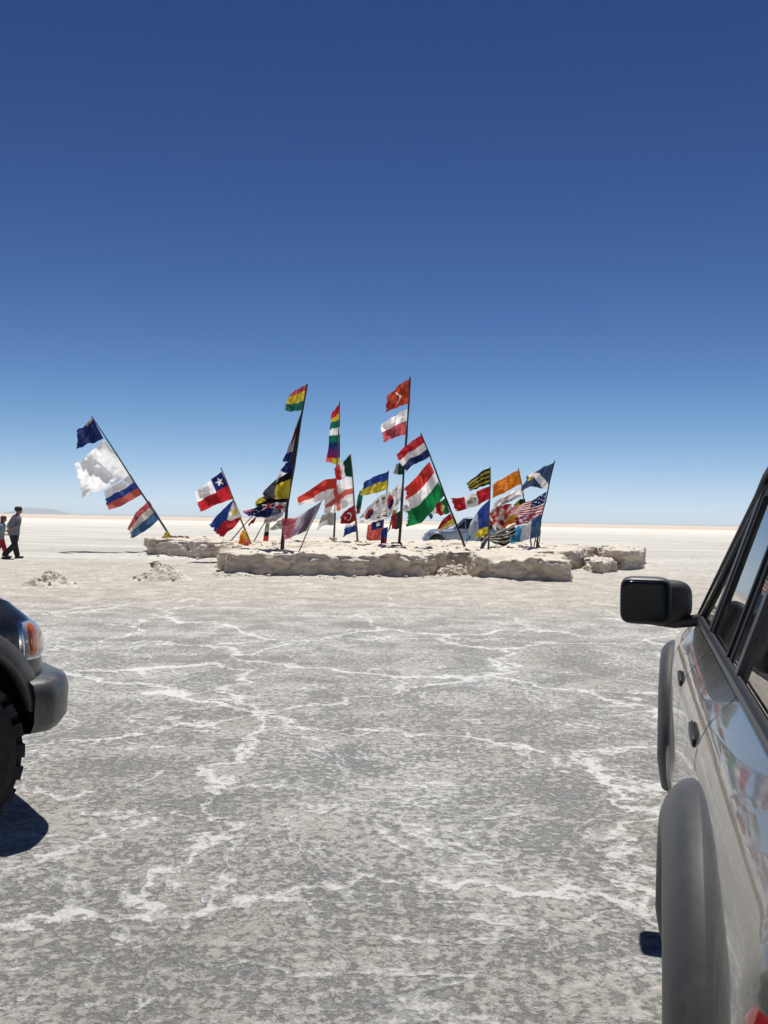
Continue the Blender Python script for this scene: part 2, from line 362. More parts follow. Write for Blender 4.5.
# ------------------------------------------------------------------ salt platform
def fbm(x, y, z=0, o=4):
    s = 0; a = 1
    for k in range(o): s += a*noise.noise((x, y, z)); x *= 2.1; y *= 2.1; z *= 2.1; a *= .5
    return s
def mound(name, poly, htop, step=.07, nw=18, rings=42, seed=0, rough=1.0, mt='salt', cell=1.0, ctr=None, rim=.0, parent=None):
    pts = [Vector((p[0], p[1], 0)) for p in poly]; per = []
    for i in range(len(pts)):
        a, b = pts[i], pts[(i+1) % len(pts)]; k = max(1, int((b-a).length/step))
        per += [a.lerp(b, j/k) for j in range(k)]
    n = len(per); c = Vector(ctr+(0,)) if ctr else sum(per, Vector())/n
    sm = [sum((per[(i+d) % n] for d in range(-4, 5)), Vector())/9 for i in range(n)]
    nor = []
    for i in range(n):
        t = sm[(i+3) % n]-sm[(i-3) % n]; q = Vector((t.y, -t.x, 0)).normalized()
        if q.dot(sm[i]-c) < 0: q = -q
        nor.append(q)
    def hf(x, y):
        vd, vp = noise.voronoi((x*1.3, y*1.3, seed)); st = .05*noise.cell((vp[0][0]*7, vp[0][1]*7, 1.5))-.035*max(0, 1-(vd[1]-vd[0])/.10)
        return st+htop+.05*fbm(x*.6+seed, y*.6)+.035*fbm(x*2.2, y*2.2+seed)+.03*abs(noise.noise((x*6, y*6, seed)))
    rows = []
    for k in range(nw+1):
        t = k/nw; row = []
        for i in range(n):
            p = sm[i]; hh = hf(p.x, p.y)
            z = -.06+(hh+.06)*t
            d = .08*fbm(p.x*.9, p.y*.9, z*.4+seed, 3)+.07*fbm(p.x*8, p.y*8, z*8+seed, 4)
            d += .02*noise.noise((p.x*.5, p.y*.5, z*14+seed))             # layers
            vd, vp = noise.voronoi((p.x*1.15*cell, p.y*1.15*cell, z*1.9+seed)); cr_ = vd[1]-vd[0]
            d += .11*(noise.cell((vp[0][0]*5+3, vp[0][1]*5, vp[0][2]*5))) - .10*max(0, 1-cr_/.13)
            d += .035*(((z*7+2.5*noise.noise((p.x*.6, p.y*.6, seed))) % 1.0)-.5)
            ed = -.03*max(0, t-.78)/.22*(.6+.8*abs(noise.noise((p.x*2.5, p.y*2.5, seed+5))))  # broken upper edge
            ft = .05*(1-t)**3
            q = p+nor[i]*((d*rough)+ed*rough+ft)
            row.append((q.x, q.y, z-.08*rough*max(0, t-.75)/.25*abs(noise.noise((p.x*3.3, p.y*3.3, seed+2))+.5*noise.noise((p.x*9, p.y*9, seed+2)))))
        rows.append(row)
    top = rows[-1]
    for k in range(1, rings+1):
        s = 1-(k/rings)**.85*.999; row = []
        for i in range(n):
            x = c.x+(top[i][0]-c.x)*s; y = c.y+(top[i][1]-c.y)*s
            w = min(1, k/3); z = hf(x, y)*w+top[i][2]*(1-w)
            row.append((x, y, z))
        rows.append(row)
    m = MB(); m.grid(rows, True, flip=False); return m.build(name, M[mt], parent)
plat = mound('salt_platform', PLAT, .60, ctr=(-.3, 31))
tag(plat, 'broad raised platform of crumbling salt crust with the flagpoles standing on it', 'salt platform')
b = mound('salt_block', BLK_R, .60, step=.06, rings=20, seed=4)
tag(b, 'long grey-brown salt block at the front right corner of the flag platform', 'salt block', 'salt blocks round the platform')
SB = [G(603,568), G(625,570.5), G(641,569), G(645,562), G(625,560), G(600,561)]
b = mound('salt_block', [(p.x, p.y) for p in SB], .60, step=.06, rings=14, seed=9, rough=.7)
tag(b, 'separate cracked salt block lying farthest right of the platform', 'salt block', 'salt blocks round the platform')
SB = [G(584,570), G(598,574), G(613,572.5), G(612,568), G(596,566), G(585,567)]
b = mound('salt_boulder', [(p.x, p.y) for p in SB], .36, step=.05, rings=14, seed=12, rough=.8, mt='salt_white')
tag(b, 'pale rounded salt boulder in the gap before the far right block', 'boulder')
def heap(name, px0, px1, pyb, h, label, seed):
    a, b_ = G(px0, pyb), G(px1, pyb); cx, cy = (a.x+b_.x)/2, (a.y+b_.y)/2; r = (b_.x-a.x)/2
    rows = []
    for k in range(26):
        t = k/25; row = []
        for j in range(96):
            th = 2*math.pi*j/96; x = cx+r*t*math.cos(th); y = cy+r*.75*t*math.sin(th)
            z = h*(max(0, 1-t**1.2))*(1.15+.8*fbm(x*2.2, y*2.2, seed))+.09*fbm(x*7, y*7, seed)*(1-t**3)-.03*t
            row.append((x, y, z))
        rows.append(row)
    m = MB(); m.grid(rows, True, flip=True)
    for q in range(16):
        th = random.uniform(0, 6.28); t = random.uniform(.1, .95)
        m.rock((cx+r*t*math.cos(th), cy+r*.7*t*math.sin(th), h*(1-t)*.95+.02), random.uniform(.02, .05), .7, q+seed)
    tag(m.build(name, M['salt_white']), label, 'salt heap', 'low heaps of loose salt')
heap('salt_heap', 16, 82, 586, .26, 'low heap of loose salt beyond the black car bonnet', 3)
heap('salt_heap', 128, 196, 580, .36, 'low pale salt heap with a brown stone on top, left of the platform front', 8)
m = MB(); p = G(154, 577); m.rock((p.x, p.y+.15, .30), .14, .6, 31); tag(m.build('stone', simple('brown_stone', (.2,.13,.09), .9)), 'brown stone lying on top of the pale salt heap', 'stone')
# rubble
m = MB()
for i in range(300):
    x = random.uniform(-9.5, 7.5); y = random.uniform(22.2, 37)
    if sdist(PLAT, np.array([x]), np.array([y]))[0] > -.12: continue
    r = random.choice([.02,.025,.03,.04,.07])*random.uniform(.7, 1.4)
    m.rock((x, y, .61+r*.2), r, .65, i)
for i in range(70):
    k = random.randrange(len(PLAT)); a, b_ = PLAT[k], PLAT[(k+1) % len(PLAT)]; t = random.random()
    x = a[0]+(b_[0]-a[0])*t; y = a[1]+(b_[1]-a[1])*t
    if y > 33: continue
    r = random.uniform(.015, .06)**1.0; m.rock((x*1.02, y-random.uniform(.1, .7), .05), r, .7, i+500)
for i in range(60):
    r = random.uniform(.04, .10); m.rock((random.uniform(1.5, 2.3), random.uniform(23.2, 25.2), .04+random.random()*.14), r, .8, i+900)
tag(m.build('salt_rubble', M['salt_white'], smooth=False), 'scattered salt rubble on and round the platform', 'rubble', kind='stuff')

# ------------------------------------------------------------------ flags
RED=(.50,.02,.03); RED2=(.62,.05,.04); SALMON=(.62,.13,.10); WHITE=(.90,.90,.91); LGREY=(.52,.52,.55); NAVY=(.015,.025,.14); BLUE=(.03,.07,.33); SBLUE=(.05,.13,.28)
YEL=(.68,.55,.05); OLIVE=(.38,.32,.03); GREEN=(.01,.20,.06); TEAL=(.01,.17,.12); BLACK=(.012,.012,.015); ORANGE=(.78,.25,.02); CRIM=(.30,.01,.03); PURP=(.16,.13,.20); CYAN=(.05,.34,.60)
PINK=(.66,.22,.28); VIOLET=(.16,.05,.25); CREAM=(.70,.66,.55); DGREEN=(.01,.06,.03); ROSE=(.50,.10,.12)
def hs(*cs):                      # horizontal stripes, optional weights
    if isinstance(cs[0], tuple) and len(cs[0]) == 2: 
        return lambda u, v: next((c for c, e in cs if v <= e), cs[-1][0])
    return lambda u, v: cs[min(len(cs)-1, int(v*len(cs)))]
def vs(*cs):
    if isinstance(cs[0], tuple) and len(cs[0]) == 2:
        return lambda u, v: next((c for c, e in cs if u <= e), cs[-1][0])
    return lambda u, v: cs[min(len(cs)-1, int(u*len(cs)))]
def star(u, v, cu, cv, r, asp=1.5):
    x, y = (u-cu)*asp, v-cv; d = math.hypot(x, y)
    if d > r: return False
    a = math.atan2(x, -y) % (2*math.pi/5); a = abs(a-math.pi/5)
    return d < r*(.42+.58*(a/(math.pi/5))**1.6)
def disc(u, v, cu, cv, r, asp=1.5): return math.hypot((u-cu)*asp, v-cv) < r
def d_chile(u, v):
    if v < .5: 
        if u < .36: return WHITE if star(u, v, .18, .25, .17) else NAVY
        return WHITE
    return RED
def d_phil(u, v):
    if u < .5*(1-abs(2*v-1)): return YEL if disc(u, v, .17, .5, .13) else WHITE
    return BLUE if v < .5 else RED
def d_georgia(u, v):
    if abs(u-.5) < .075 or abs(v-.5) < .11: return SALMON
    return WHITE
def d_turkey(u, v):
    if disc(u, v, .42, .5, .27) and not disc(u, v, .47, .5, .215): return WHITE
    return WHITE if star(u, v, .66, .5, .13) else (.42,.02,.03)
def d_korea(u, v):
    if disc(u, v, .5, .5, .26): return RED2 if v < .5+.08*math.sin((u-.5)*12) else NAVY
    for a, b in ((.18,.22),(.82,.22),(.18,.78),(.82,.78)):
        if abs(u-a) < .07 and abs(v-b) < .11 and int((v-b+.11)/.044) % 2 == 0: return BLACK
    return WHITE
def d_usa(u, v):
    if u < .42 and v < .54:
        return WHITE if (int(u*26)+int(v*20)) % 4 == 0 and int(v*20) % 2 == 1 else NAVY
    return RED if int(v*13) % 2 == 0 else WHITE
def d_peru(u, v):
    if .34 < u < .66: return (.30,.36,.28) if disc(u, v, .5, .5, .2) else WHITE
    return RED
def d_portugal(u, v):
    if disc(u, v, .42, .5, .24): return YEL if not disc(u, v, .42, .5, .13) else WHITE
    return GREEN if u < .42 else RED
def d_tibet(u, v):                # navy with a white diagonal and a yellow emblem
    if disc(u, v, .76, .32, .16): return YEL if not disc(u, v, .76, .32, .08) else (.25,.2,.1)
    if abs((u-.1)*.9-(1-v)*.7+.05) < .13: return WHITE
    return (.05,.09,.20)
def d_redsq(u, v):
    if abs(u-.45-.1*math.sin(v*8)) < .035 and .2 < v < .8: return WHITE
    return (.50,.07,.03)
def d_quarter(u, v): 
    return YEL if ((u > .5) != (v > .55)) else BLACK
def d_stripes(n, a, b, sk=0): return lambda u, v: a if int((v+u*sk)*n+20) % 2 == 0 else b
def d_union(u, v):
    if u < .5 and v < .5:
        x, y = u*2, v*2
        if abs(x-.5) < .08 or abs(y-.5) < .12: return RED
        if abs(x-y) < .1 or abs(x+y-1) < .1: return WHITE
        return NAVY
    for a, b in ((.75,.25),(.75,.75),(.62,.5),(.88,.45)):
        if star(u, v, a, b, .08): return WHITE
    return NAVY
def d_check(a, b, c, n=5): 
    return lambda u, v: (a, b, c)[int(2.99*min(1, max(0, .5+noise.noise((u*n, v*n, 1.7))*1.1)))]
def d_corner(base, corner): return lambda u, v: corner if u < .45 and v < .10+.12*noise.noise((u*6, v*6, 2)) else base
def d_wiphala(u, v): 
    cs = [(.5,.02,.04),(.68,.55,.05),TEAL,WHITE,TEAL,NAVY,(.12,.02,.12),CRIM]
    k = min(7, int(v*8+.5*u*(v > .2)-.2)); k = max(0, k)
    return (SALMON if u > .55 else YEL) if v > .9 else cs[k]
def d_taiwan(u, v):
    if u < .75 and v < .42: return WHITE if disc(u, v, .35, .2, .1, 1) else NAVY
    return SALMON

def interp(pts, t):
    n = len(pts)-1
    L = [0]
    for i in range(n): L.append(L[-1]+math.hypot(pts[i+1][0]-pts[i][0], pts[i+1][1]-pts[i][1]))
    s = t*L[-1]
    for i in range(n):
        if s <= L[i+1]+1e-9:
            k = (s-L[i])/max(1e-6, L[i+1]-L[i])
            p0 = pts[max(0, i-1)]; p1 = pts[i]; p2 = pts[i+1]; p3 = pts[min(n, i+2)]
            out = []
            for q in (0, 1):
                a, b, c, d = p0[q], p1[q], p2[q], p3[q]
                cr = .5*(2*b+(c-a)*k+(2*a-5*b+4*c-d)*k*k+(3*b-a-3*c+d)*k**3)
                out.append(.6*cr+.4*(b+(c-b)*k))
            return out
    return pts[-1]
fseed = [0]
def flag(Y, top, bot, design, label, amp=.10, drift=.0, fu=1.6, fv=.5, nu=46, nv=30, group='flags flying from the poles', crump=.02, dy=0, name='flag', cat='flag'):
    fseed[0] += 1; sd = fseed[0]*1.37; vs_ = []; fs = []; cs = []
    root = P(*top[0], Y); amp *= 1.35; hm = math.hypot(bot[0][0]-top[0][0], bot[0][1]-top[0][1])*Y/F; tilt = (1.15, .9, -.3, 1.0)[fseed[0] % 4]
    for j in range(nv+1):
        for i in range(nu+1):
            u, v = i/nu, j/nv
            a = interp(top, u); b = interp(bot, u); a = [top[0][q]+(a[q]-top[0][q])*1.06 for q in (0, 1)]; b = [bot[0][q]+(b[q]-bot[0][q])*1.06 for q in (0, 1)]
            # a little fold-over along the fly edge and the hem
            px = a[0]+(b[0]-a[0])*v; py = a[1]+(b[1]-a[1])*v
            e = min(1, u*3)
            px += e*1.3*noise.noise((u*2.5, v*3, sd)); py += e*(1.5*noise.noise((u*4, v*2, sd+5))+.35*noise.noise((u*11, v*4, sd)))
            z = Y+dy+drift*u+amp*e*(math.sin(2*math.pi*(fu*u+fv*v)+sd)+.45*math.sin(2*math.pi*(fu*2.3*u-fv*1.6*v)+sd*2))
            z += crump*e*4*(noise.noise((u*5+sd, v*5, 0))+.6*noise.noise((u*12+sd, v*9, 3)))
            z -= tilt*v*min(1, u*1.6)*hm
            vs_.append(P(px, py, z)-root)
    for j in range(nv):
        for i in range(nu):
            if nu >= 40 and (i+.5)/nu > .955+.07*noise.noise((j*.45, sd, 0)): continue
            k = j*(nu+1)+i; fs.append((k, k+1, k+nu+2, k+nu+1)); cs.append(design((i+.5)/nu, (j+.5)/nv))
    o = obj(name, vs_, fs, M['cloth'], loc=root, attr=cs)
    return tag(o, label, cat, group)
def pole(Y, p0, p1, rad, mt, label, group='poles planted in the salt', base=True, pts=None, sink=.15):
    a = P(*p0, Y); b = P(*p1, Y)
    root = empty('flagpole', a)
    seq = [a] + ([P(*q, Y) for q in pts] if pts else []) + [b]
    d = (seq[1]-seq[0]).normalized()
    seq[0] = seq[0]-d*sink; n = []
    for i in range(len(seq)-1):
        for k in range(6): n.append(seq[i].lerp(seq[i+1], k/6))
    n.append(seq[-1])
    n = [q-a+Vector((.012*math.sin(i*1.7), .012*math.cos(i), 0)) for i, q in enumerate(n)]
    m = MB(); m.tube(n, [rad[0]+(rad[1]-rad[0])*i/(len(n)-1) for i in range(len(n))], 8); m.build('shaft', M[mt], root)
    if base:
        m = MB()
        for k in range(7):
            th = k*.9+Y; m.rock((math.cos(th)*rad[0]*2.4, math.sin(th)*rad[0]*2.4, .0), random.uniform(.05, .10), .7, k+Y)
        m.build('footing_stones', M['salt'], root, smooth=False)
    tag(root, label, 'flagpole', group); return root

# left-most leaning pole
YA = 35.5
pole(YA, (173,541), (91.5,416), (.05,.022), 'pole_metal', 'thin pole leaning far left at the left end of the platform')
flag(YA, [(92.6,418),(88,421.5),(83,427),(78,430)], [(103.4,438.3),(96,442),(87,444.7),(77.5,449.8)], d_corner(NAVY, (.45,.38,.3)), 'dark blue flag with a pale top corner at the top of the left leaning pole', amp=.12)
flag(YA, [(104,439),(95,448),(84,458),(74.6,463)], [(131,474),(118,482),(104,488),(84,497)], lambda u, v: WHITE, 'big crumpled plain white flag second from top on the left leaning pole', amp=.13, fu=1.5, fv=.7, crump=.028, nu=90, nv=70)
flag(YA, [(131,474.5),(121,481),(112,486.5),(104.5,491)], [(142,494.3),(132,500),(122,505.5),(109,509.5)], hs((WHITE,.38),(BLUE,.68),(SALMON,1)), 'flag striped white, blue and salmon red on the left leaning pole', amp=.12)
flag(YA, [(149,500.5),(141,508),(133,518),(128.3,527)], [(160,518.5),(151,527),(142,532.5),(131.3,537.8)], hs((ROSE,.28),(CREAM,.58),(SBLUE,1)), 'lowest flag on the left leaning pole, striped dull red, cream and steel blue', amp=.14)
m = MB(); c = P(170,537,YA)
for k in range(7): m.rock((c.x+.16*k-.25, c.y+.1*math.sin(k*2), .62), random.uniform(.08,.15), .7, k+70)
tag(m.build('stone_pile', simple('reddish_brown_stone', (.17,.09,.06), .9), smooth=False), 'small pile of reddish brown stones at the foot of the left leaning pole', 'stones')
flag(YA-.3, [(168.5,531.5),(166,532),(164,533)], [(168.5,539.5),(166.5,539.5),(164.5,540)], lambda u, v: YEL, 'small yellow cloth stuffed in the stones at the left pole foot', amp=.03, nu=8, nv=8, name='cloth_scrap', cat='cloth', group='loose cloth scraps tied low')

# pole B
YB = 28.6
pole(YB, (251,545.5), (221,467.5), (.035,.018), 'pole_tan', 'slim tan pole leaning left between the left end and the thick black pole')
flag(YB, [(221.5,471.5),(211,480),(203,486),(194,491.5)], [(234,498.5),(222,503),(212,506.5),(201.5,511)], d_chile, 'white over red flag with a white star on a dark blue corner', amp=.12)
flag(YB, [(234.4,499),(226,507),(217,516),(209.6,524.6)], [(241.8,517),(236,525),(230,530),(222.3,537.8)], d_phil, 'blue over red flag with white hoist triangle and yellow sun', amp=.09)
flag(YB-.4, [(243,530),(240,536),(238.5,542),(236.8,548)], [(246,531),(247.5,537),(248.5,542),(249.5,547)], lambda u, v: (ORANGE if v < .55 else (YEL if u < .5 else SALMON)), 'small hanging orange and yellow cloth at the foot of the slim tan pole', amp=.06, name='pennant', cat='pennant', group='small pennants tied low')
YK0 = 33
pole(YK0, (230.4,541), (262,505), (.025,.015), 'pole_dark', 'thin dark stick leaning right beside the blue over red flag', base=False)
pole(YK0, (253.5,541.5), (271,512), (.022,.015), 'pole_dark', 'thin dark stick leaning right just left of the thick black pole', base=False)
flag(YK0, [(257,516),(254,518),(250.5,522)], [(254,523),(250,525),(248,528)], lambda u, v: CRIM, 'tiny dark red cloth on the stick beside the blue over red flag', amp=.03, nu=12, nv=8, name='pennant', cat='pennant', group='small pennants tied low')
flag(YK0, [(266.5,517),(270,517)], [(263,541),(268,541)], lambda u, v: (.30,.33,.24) if v < .62 else (.02,.02,.02) if v < .8 else RED2, 'narrow hanging cloth, grey green above and red at its hem', amp=.06, nu=12, nv=24, name='pennant', cat='pennant', group='small pennants tied low')
flag(YK0, [(283,519),(277,522),(272,527)], [(284,529),(277,529.5),(271,530.5)], lambda u, v: (.42,.42,.40), 'small plain grey flag low down behind the thick black pole', amp=.05, nu=20, nv=12)

# pole C thick black
YC = 24.4
pole(YC, (281.5,550.5), (306.8,384), (.062,.026), 'pole_dark', 'thick black pole leaning right near the front edge of the platform', pts=[(287,508)])
flag(YC, [(306.4,385),(300,388),(295,390.5),(290.5,393)], [(302.2,410),(297,410.6),(291,411.4),(285,409.6)], hs((ROSE,.24),(YEL,.62),(TEAL,1)), 'flag striped red, yellow and green at the very top of the thick black pole', amp=.09)
flag(YC, [(302.5,410.5),(300.5,415),(297.5,422),(294.5,431)], [(294.5,463),(290.5,462.5),(286.5,462),(283.5,461)], lambda u, v: (CRIM if disc(u, v, .75, .3, .18, .4) else ((.55,.53,.60) if v < .75 else NAVY)) if u > .35 else BLACK, 'long narrow black and grey banner wrapped along the thick black pole', amp=.08, nu=24, nv=40)
flag(YC, [(294.8,458),(291,460),(286,463),(281.5,470)], [(291.5,482),(287,483.5),(280,485),(274,486)], lambda u, v: NAVY if v < .35+.2*math.sin(u*5) else (WHITE if u > .35 else BLACK), 'small navy and white flag halfway up the thick black pole', amp=.08)
flag(YC, [(294,470),(285,474),(275,481),(264,492)], [(289,498),(282,498.5),(273,498),(265,500)], lambda u, v: ((.06,.055,.08) if u > .52 else (BLACK if v < .30 else YEL)), 'grey black and dull yellow flag on the thick black pole', amp=.10)
flag(YC, [(289.5,495),(280,494),(270,492),(256.5,503)], [(288,502.5),(278,502.5),(268,504),(256,506)], lambda u, v: (YEL if u > .62 and v < .75 else BLACK), 'black band flag with a bright yellow fly end on the thick black pole', amp=.08)
flag(YC, [(275,502),(268,503),(260,506),(251,509)], [(272,514),(265,517.5),(258,517),(250.5,514)], d_union, 'crumpled dark navy flag with small white stars low on the thick black pole', amp=.10, crump=.04)
flag(YC+.1, [(288,503),(282,502.5),(274,503)], [(286.5,514),(281,512),(274,513)], lambda u, v: CRIM if disc(u, v, .55, .5, .22, 1) else (.5,.47,.47), 'small greyish white flag with dark red emblem low on the thick black pole', amp=.07, nu=28, nv=18)
flag(YC, [(256,508),(250,509.5),(242.5,511)], [(256,514.5),(251,516),(246,513.5)], lambda u, v: VIOLET if v > .4 else PINK, 'small violet and pink flag tip left of the thick black pole', amp=.05, nu=18, nv=10)
flag(YC+.3, [(284,505),(277,509),(268,511)], [(283,516),(275,521),(264,524)], lambda u, v: (.08,.10,.20) if v < .5 else (.45,.42,.44), 'small slate and grey flag behind the foot of the thick black pole', amp=.06, nu=30, nv=16)
# pole D
YD = 24.3
pole(YD, (298.8,551), (322.3,500), (.02,.012), 'pole_tan', 'short thin stick leaning right at the front edge, right of the black pole', base=False)
flag(YD, [(322.3,500.6),(310,509),(297,517),(283,518.5)], [(306.5,531),(298,534),(291,537),(284.5,541)], lambda u, v: PURP if u < .36 else ((.55,.50,.60) if u < .60 else ((ROSE if v < .3 and u > .72 else PINK))), 'faded flag in grey purple, lilac and pink on the short front stick', amp=.12)

# pole E (rainbow banner)
YE = 34
pole(YE, (333.8,538.5), (339.8,401), (.04,.02), 'pole_metal', 'straight thin pole carrying the narrow rainbow banner')
flag(YE, [(340,402),(337.5,405),(335,409),(332.5,413)], [(340,463.8),(336,463.8),(331,463),(327,461)], d_wiphala, 'tall narrow banner of rainbow bands flying above the others', amp=.10, nu=14, nv=60)
YF = 33.5
flag(YE-.2, [(337,478),(327,479.5),(313,487.5),(297.5,499)], [(336,497),(324,500),(313,503),(300,505.5)], lambda u, v: WHITE if (u > .93 or v > .52+.12*u) else RED2, 'long red over white flag streaming left at the rainbow banner pole', amp=.14, nu=60)
flag(YE, [(334.6,512),(329,512.5),(324,514)], [(334.4,525),(325,526),(317,530)], lambda u, v: (.42,.41,.38) if v < .6 or u < .4 else WHITE, 'small grey cloth low on the rainbow banner pole', amp=.06, nu=20, nv=14)
# pole F
pole(YF, (357.5,542), (350.6,454), (.045,.02), 'pole_tan', 'tan pole leaning left with the red flag with crescent')
flag(YF, [(350.7,454),(345,459.5),(340,463.5),(334.5,469)], [(352,477),(346,476.5),(341,479),(336.5,480)], vs((DGREEN,.42),(WHITE,.64),(RED2,1)), 'dark green, white and red flag at the top of the tan pole', amp=.10)
flag(YF, [(352,478),(343,478),(334,489),(323,502)], [(354.5,503.5),(345,508),(335,514),(325.5,511.5)], d_georgia, 'white flag with a broad red cross on the tan pole', amp=.12)
flag(YF, [(354.6,504),(351,507),(346,510.5),(340.3,516)], [(355.4,520.5),(351,523),(346,524),(341,522.5)], d_turkey, 'red flag with white crescent and star on the tan pole', amp=.08)
flag(YF, [(355.2,523),(351,524),(346,525.5)], [(356,531.5),(350,534),(344,536.8)], lambda u, v: WHITE if v < .2+.1*u else BLUE, 'small blue and white flag below the crescent flag', amp=.06, nu=24, nv=16)
# pole G
YG = 32
pole(YG, (381,545), (388.9,470.5), (.03,.018), 'pole_metal', 'thin pole with the blue over yellow flag on top', base=False)
flag(YG, [(388.8,471),(381,474),(372,478),(364.5,482.5)], [(387.5,489),(378,492),(369,494.5),(360.5,495)], hs(BLUE, YEL), 'blue over yellow flag at the top of its thin pole', amp=.10)
flag(YG+.4, [(364,490),(360,491),(358,497)], [(360,513),(357,514),(356,512)], lambda u, v: TEAL if v < .5 else ((.02,.05,.05) if v < .8 else ROSE), 'narrow teal and dark cloth hanging left under the blue over yellow flag', amp=.08, nu=14, nv=26, name='pennant', cat='pennant', group='small pennants tied low')
flag(YG-.3, [(399,484),(392,489),(385,493),(380.5,495)], [(399.5,503),(393,512),(387,518),(381,520)], d_korea, 'white flag with red and blue disc, nearer the tall dark pole', amp=.10)
flag(YG-.5, [(381,495),(374,501),(367,508),(359,518)], [(382,520),(374,521),(367,523),(359.5,523)], d_korea, 'white flag with red and blue disc, the lower left one of the pair', amp=.10)
flag(YG+.5, [(384,519),(378,521),(368,524)], [(382.5,539.5),(376,541),(367.5,540)], d_taiwan, 'salmon red flag with navy corner low under the white disc flags', amp=.07, nu=30, nv=24)
flag(YG-.8, [(399.5,504),(397,508),(393,512)], [(392,524),(388.5,530),(386,536)], lambda u, v: OLIVE if u < .5 else (.52,.42,.06), 'narrow olive yellow streamer hanging diagonally by the tall dark pole', amp=.04, nu=10, nv=20, name='pennant', cat='pennant', group='small pennants tied low')
flag(YG-.6, [(388,527),(384,528),(381.5,531)], [(386.5,543),(383,543.5),(380.5,543)], lambda u, v: BLUE if v < .7 else CRIM, 'small blue and dark red cloth low by the tall dark pole', amp=.04, nu=12, nv=16, name='pennant', cat='pennant', group='small pennants tied low')
flag(YG-.9, [(400,511),(396,513),(392,516)], [(400,529),(396,529),(391.5,529)], lambda u, v: CRIM if u > .35 else DGREEN, 'small dark red and green flag tied low on the tall dark pole', amp=.05, nu=16, nv=16)
# pole H
YH = 30.3
pole(YH, (398.9,546), (410.4,377), (.058,.03), 'pole_dark', 'tallest pole, dark and nearly upright in the middle of the platform')
m = MB(); c = P(396.5,546,YH); m.sbox((c.x, c.y, .66), (.40,.3,.14), .3, 10); m.sbox((c.x-.1, c.y+.05, .62), (.55,.34,.08), .3, 10)
tag(m.build('wooden_block', M['pole_dark']), 'dark wooden block wedged at the foot of the tallest pole', 'block')
flag(YH, [(410,379),(403,382.5),(396,389),(387.5,396)], [(408.9,403.5),(401,406),(393,409),(386,411.3)], d_redsq, 'rusty orange red flag at the top of the tallest pole', amp=.16, fv=.9)
flag(YH, [(407.3,408.7),(399,413),(390,419),(381,424.5)], [(405.9,434.5),(398,436.5),(391,439),(384.5,442)], hs((WHITE,.45),(ROSE,1)), 'white over dull red flag second from top on the tallest pole', amp=.14)
flag(YH, [(404,466),(399,463),(396,465)], [(403.5,474),(399,474.5),(394,473)], vs((DGREEN,.6),(LGREY,1)), 'small dark green and white flag peeping out below the red, white and blue one', amp=.05, nu=20, nv=14)
flag(YG+1.2, [(403,486),(397,488),(389,493)], [(402.5,500),(396,503),(390,504)], lambda u, v: WHITE if v < .7 else (.5,.5,.62), 'small plain white flag halfway up the tallest pole behind the disc flags', amp=.06, nu=30, nv=18)
# pole I
YI = 28
pole(YI, (466,550), (421,433), (.04,.02), 'pole_dark', 'dark pole leaning left with the large red, white and green flag')
flag(YI, [(421.7,434.5),(413,440.5),(404,447.5),(396,455)], [(430,456),(422,461.5),(414,464.5),(407,471)], hs((RED,.36),(WHITE,.66),(NAVY,1)), 'bright flag striped red, white and navy at the top of the dark leaning pole', amp=.12)
flag(YI, [(429.5,461.5),(421,472),(414,480),(406.5,487)], [(444.3,495.5),(434,509),(423,520),(407,526.5)], hs((RED2,.32),(WHITE,.60),(GREEN,1)), 'largest striped flag, red, white and green, below the navy striped one', amp=.20, nu=60, nv=40)
flag(YI+.2, [(415,498),(409,500),(404,505)], [(415,509),(409,511),(403.5,511)], lambda u, v: LGREY if disc(u, v, .5, .5, .25, 1) else WHITE, 'small white flag behind the fly of the large red, white and green flag', amp=.05, nu=20, nv=14)
flag(YI, [(445,498),(442,500.5),(437,504)], [(450,512.5),(443,515),(436.7,513)], d_portugal, 'green and red flag with yellow emblem on the dark leaning pole', amp=.06, nu=30)
flag(YI, [(450.3,513.3),(444,518),(438.4,527)], [(455.6,524.5),(448,529),(440,531)], hs((CRIM,.42),(YEL,.75),(CREAM,1)), 'lowest flag on the dark leaning pole, dark red over yellow', amp=.07, nu=30)
flag(YI+1.0, [(435.5,508),(432,511),(429,515)], [(436,513),(433,517),(430,520)], vs(WHITE, SBLUE), 'tiny white and steel blue flag tip behind the large green striped one', amp=.03, nu=12, nv=10)
pole(36, (441.8,545), (441.5,527), (.02,.02), 'pole_metal', 'short thin upright rod before the pale blue car', base=False)
# pole J
YJ = 27.8
pole(YJ, (488.2,551), (490.4,467), (.035,.02), 'pole_metal', 'upright thin pole with the black and yellow striped flag')
flag(YJ, [(489.8,468),(482,471),(474,477),(467.3,483)], [(490,484.4),(483,486.5),(476,489.5),(469.8,491.5)], d_stripes(7, BLACK, OLIVE), 'flag of black and olive yellow stripes atop the upright thin pole', amp=.08)
flag(YJ, [(490.8,485.8),(478,491),(466,497),(451.5,497.5)], [(489.4,499),(479,504),(468,509),(457,511)], d_peru, 'red, white and red upright banded flag with grey green emblem', amp=.10, nu=56)
flag(YJ, [(489.4,499.5),(481,508),(472,521),(465.8,540)], [(488.7,526),(481,529),(474,535),(467,541.7)], vs((BLUE,.36),((.5,.58,.68),.75),((.12,.3,.5),1)), 'blue and pale grey blue flag reaching down toward the pale car', amp=.10)
flag(YJ, [(488.6,526.5),(482,528),(476,532)], [(488.2,536),(483,537),(476,537.5)], lambda u, v: YEL, 'small yellow flag low on the upright thin pole', amp=.05, nu=18, nv=12)
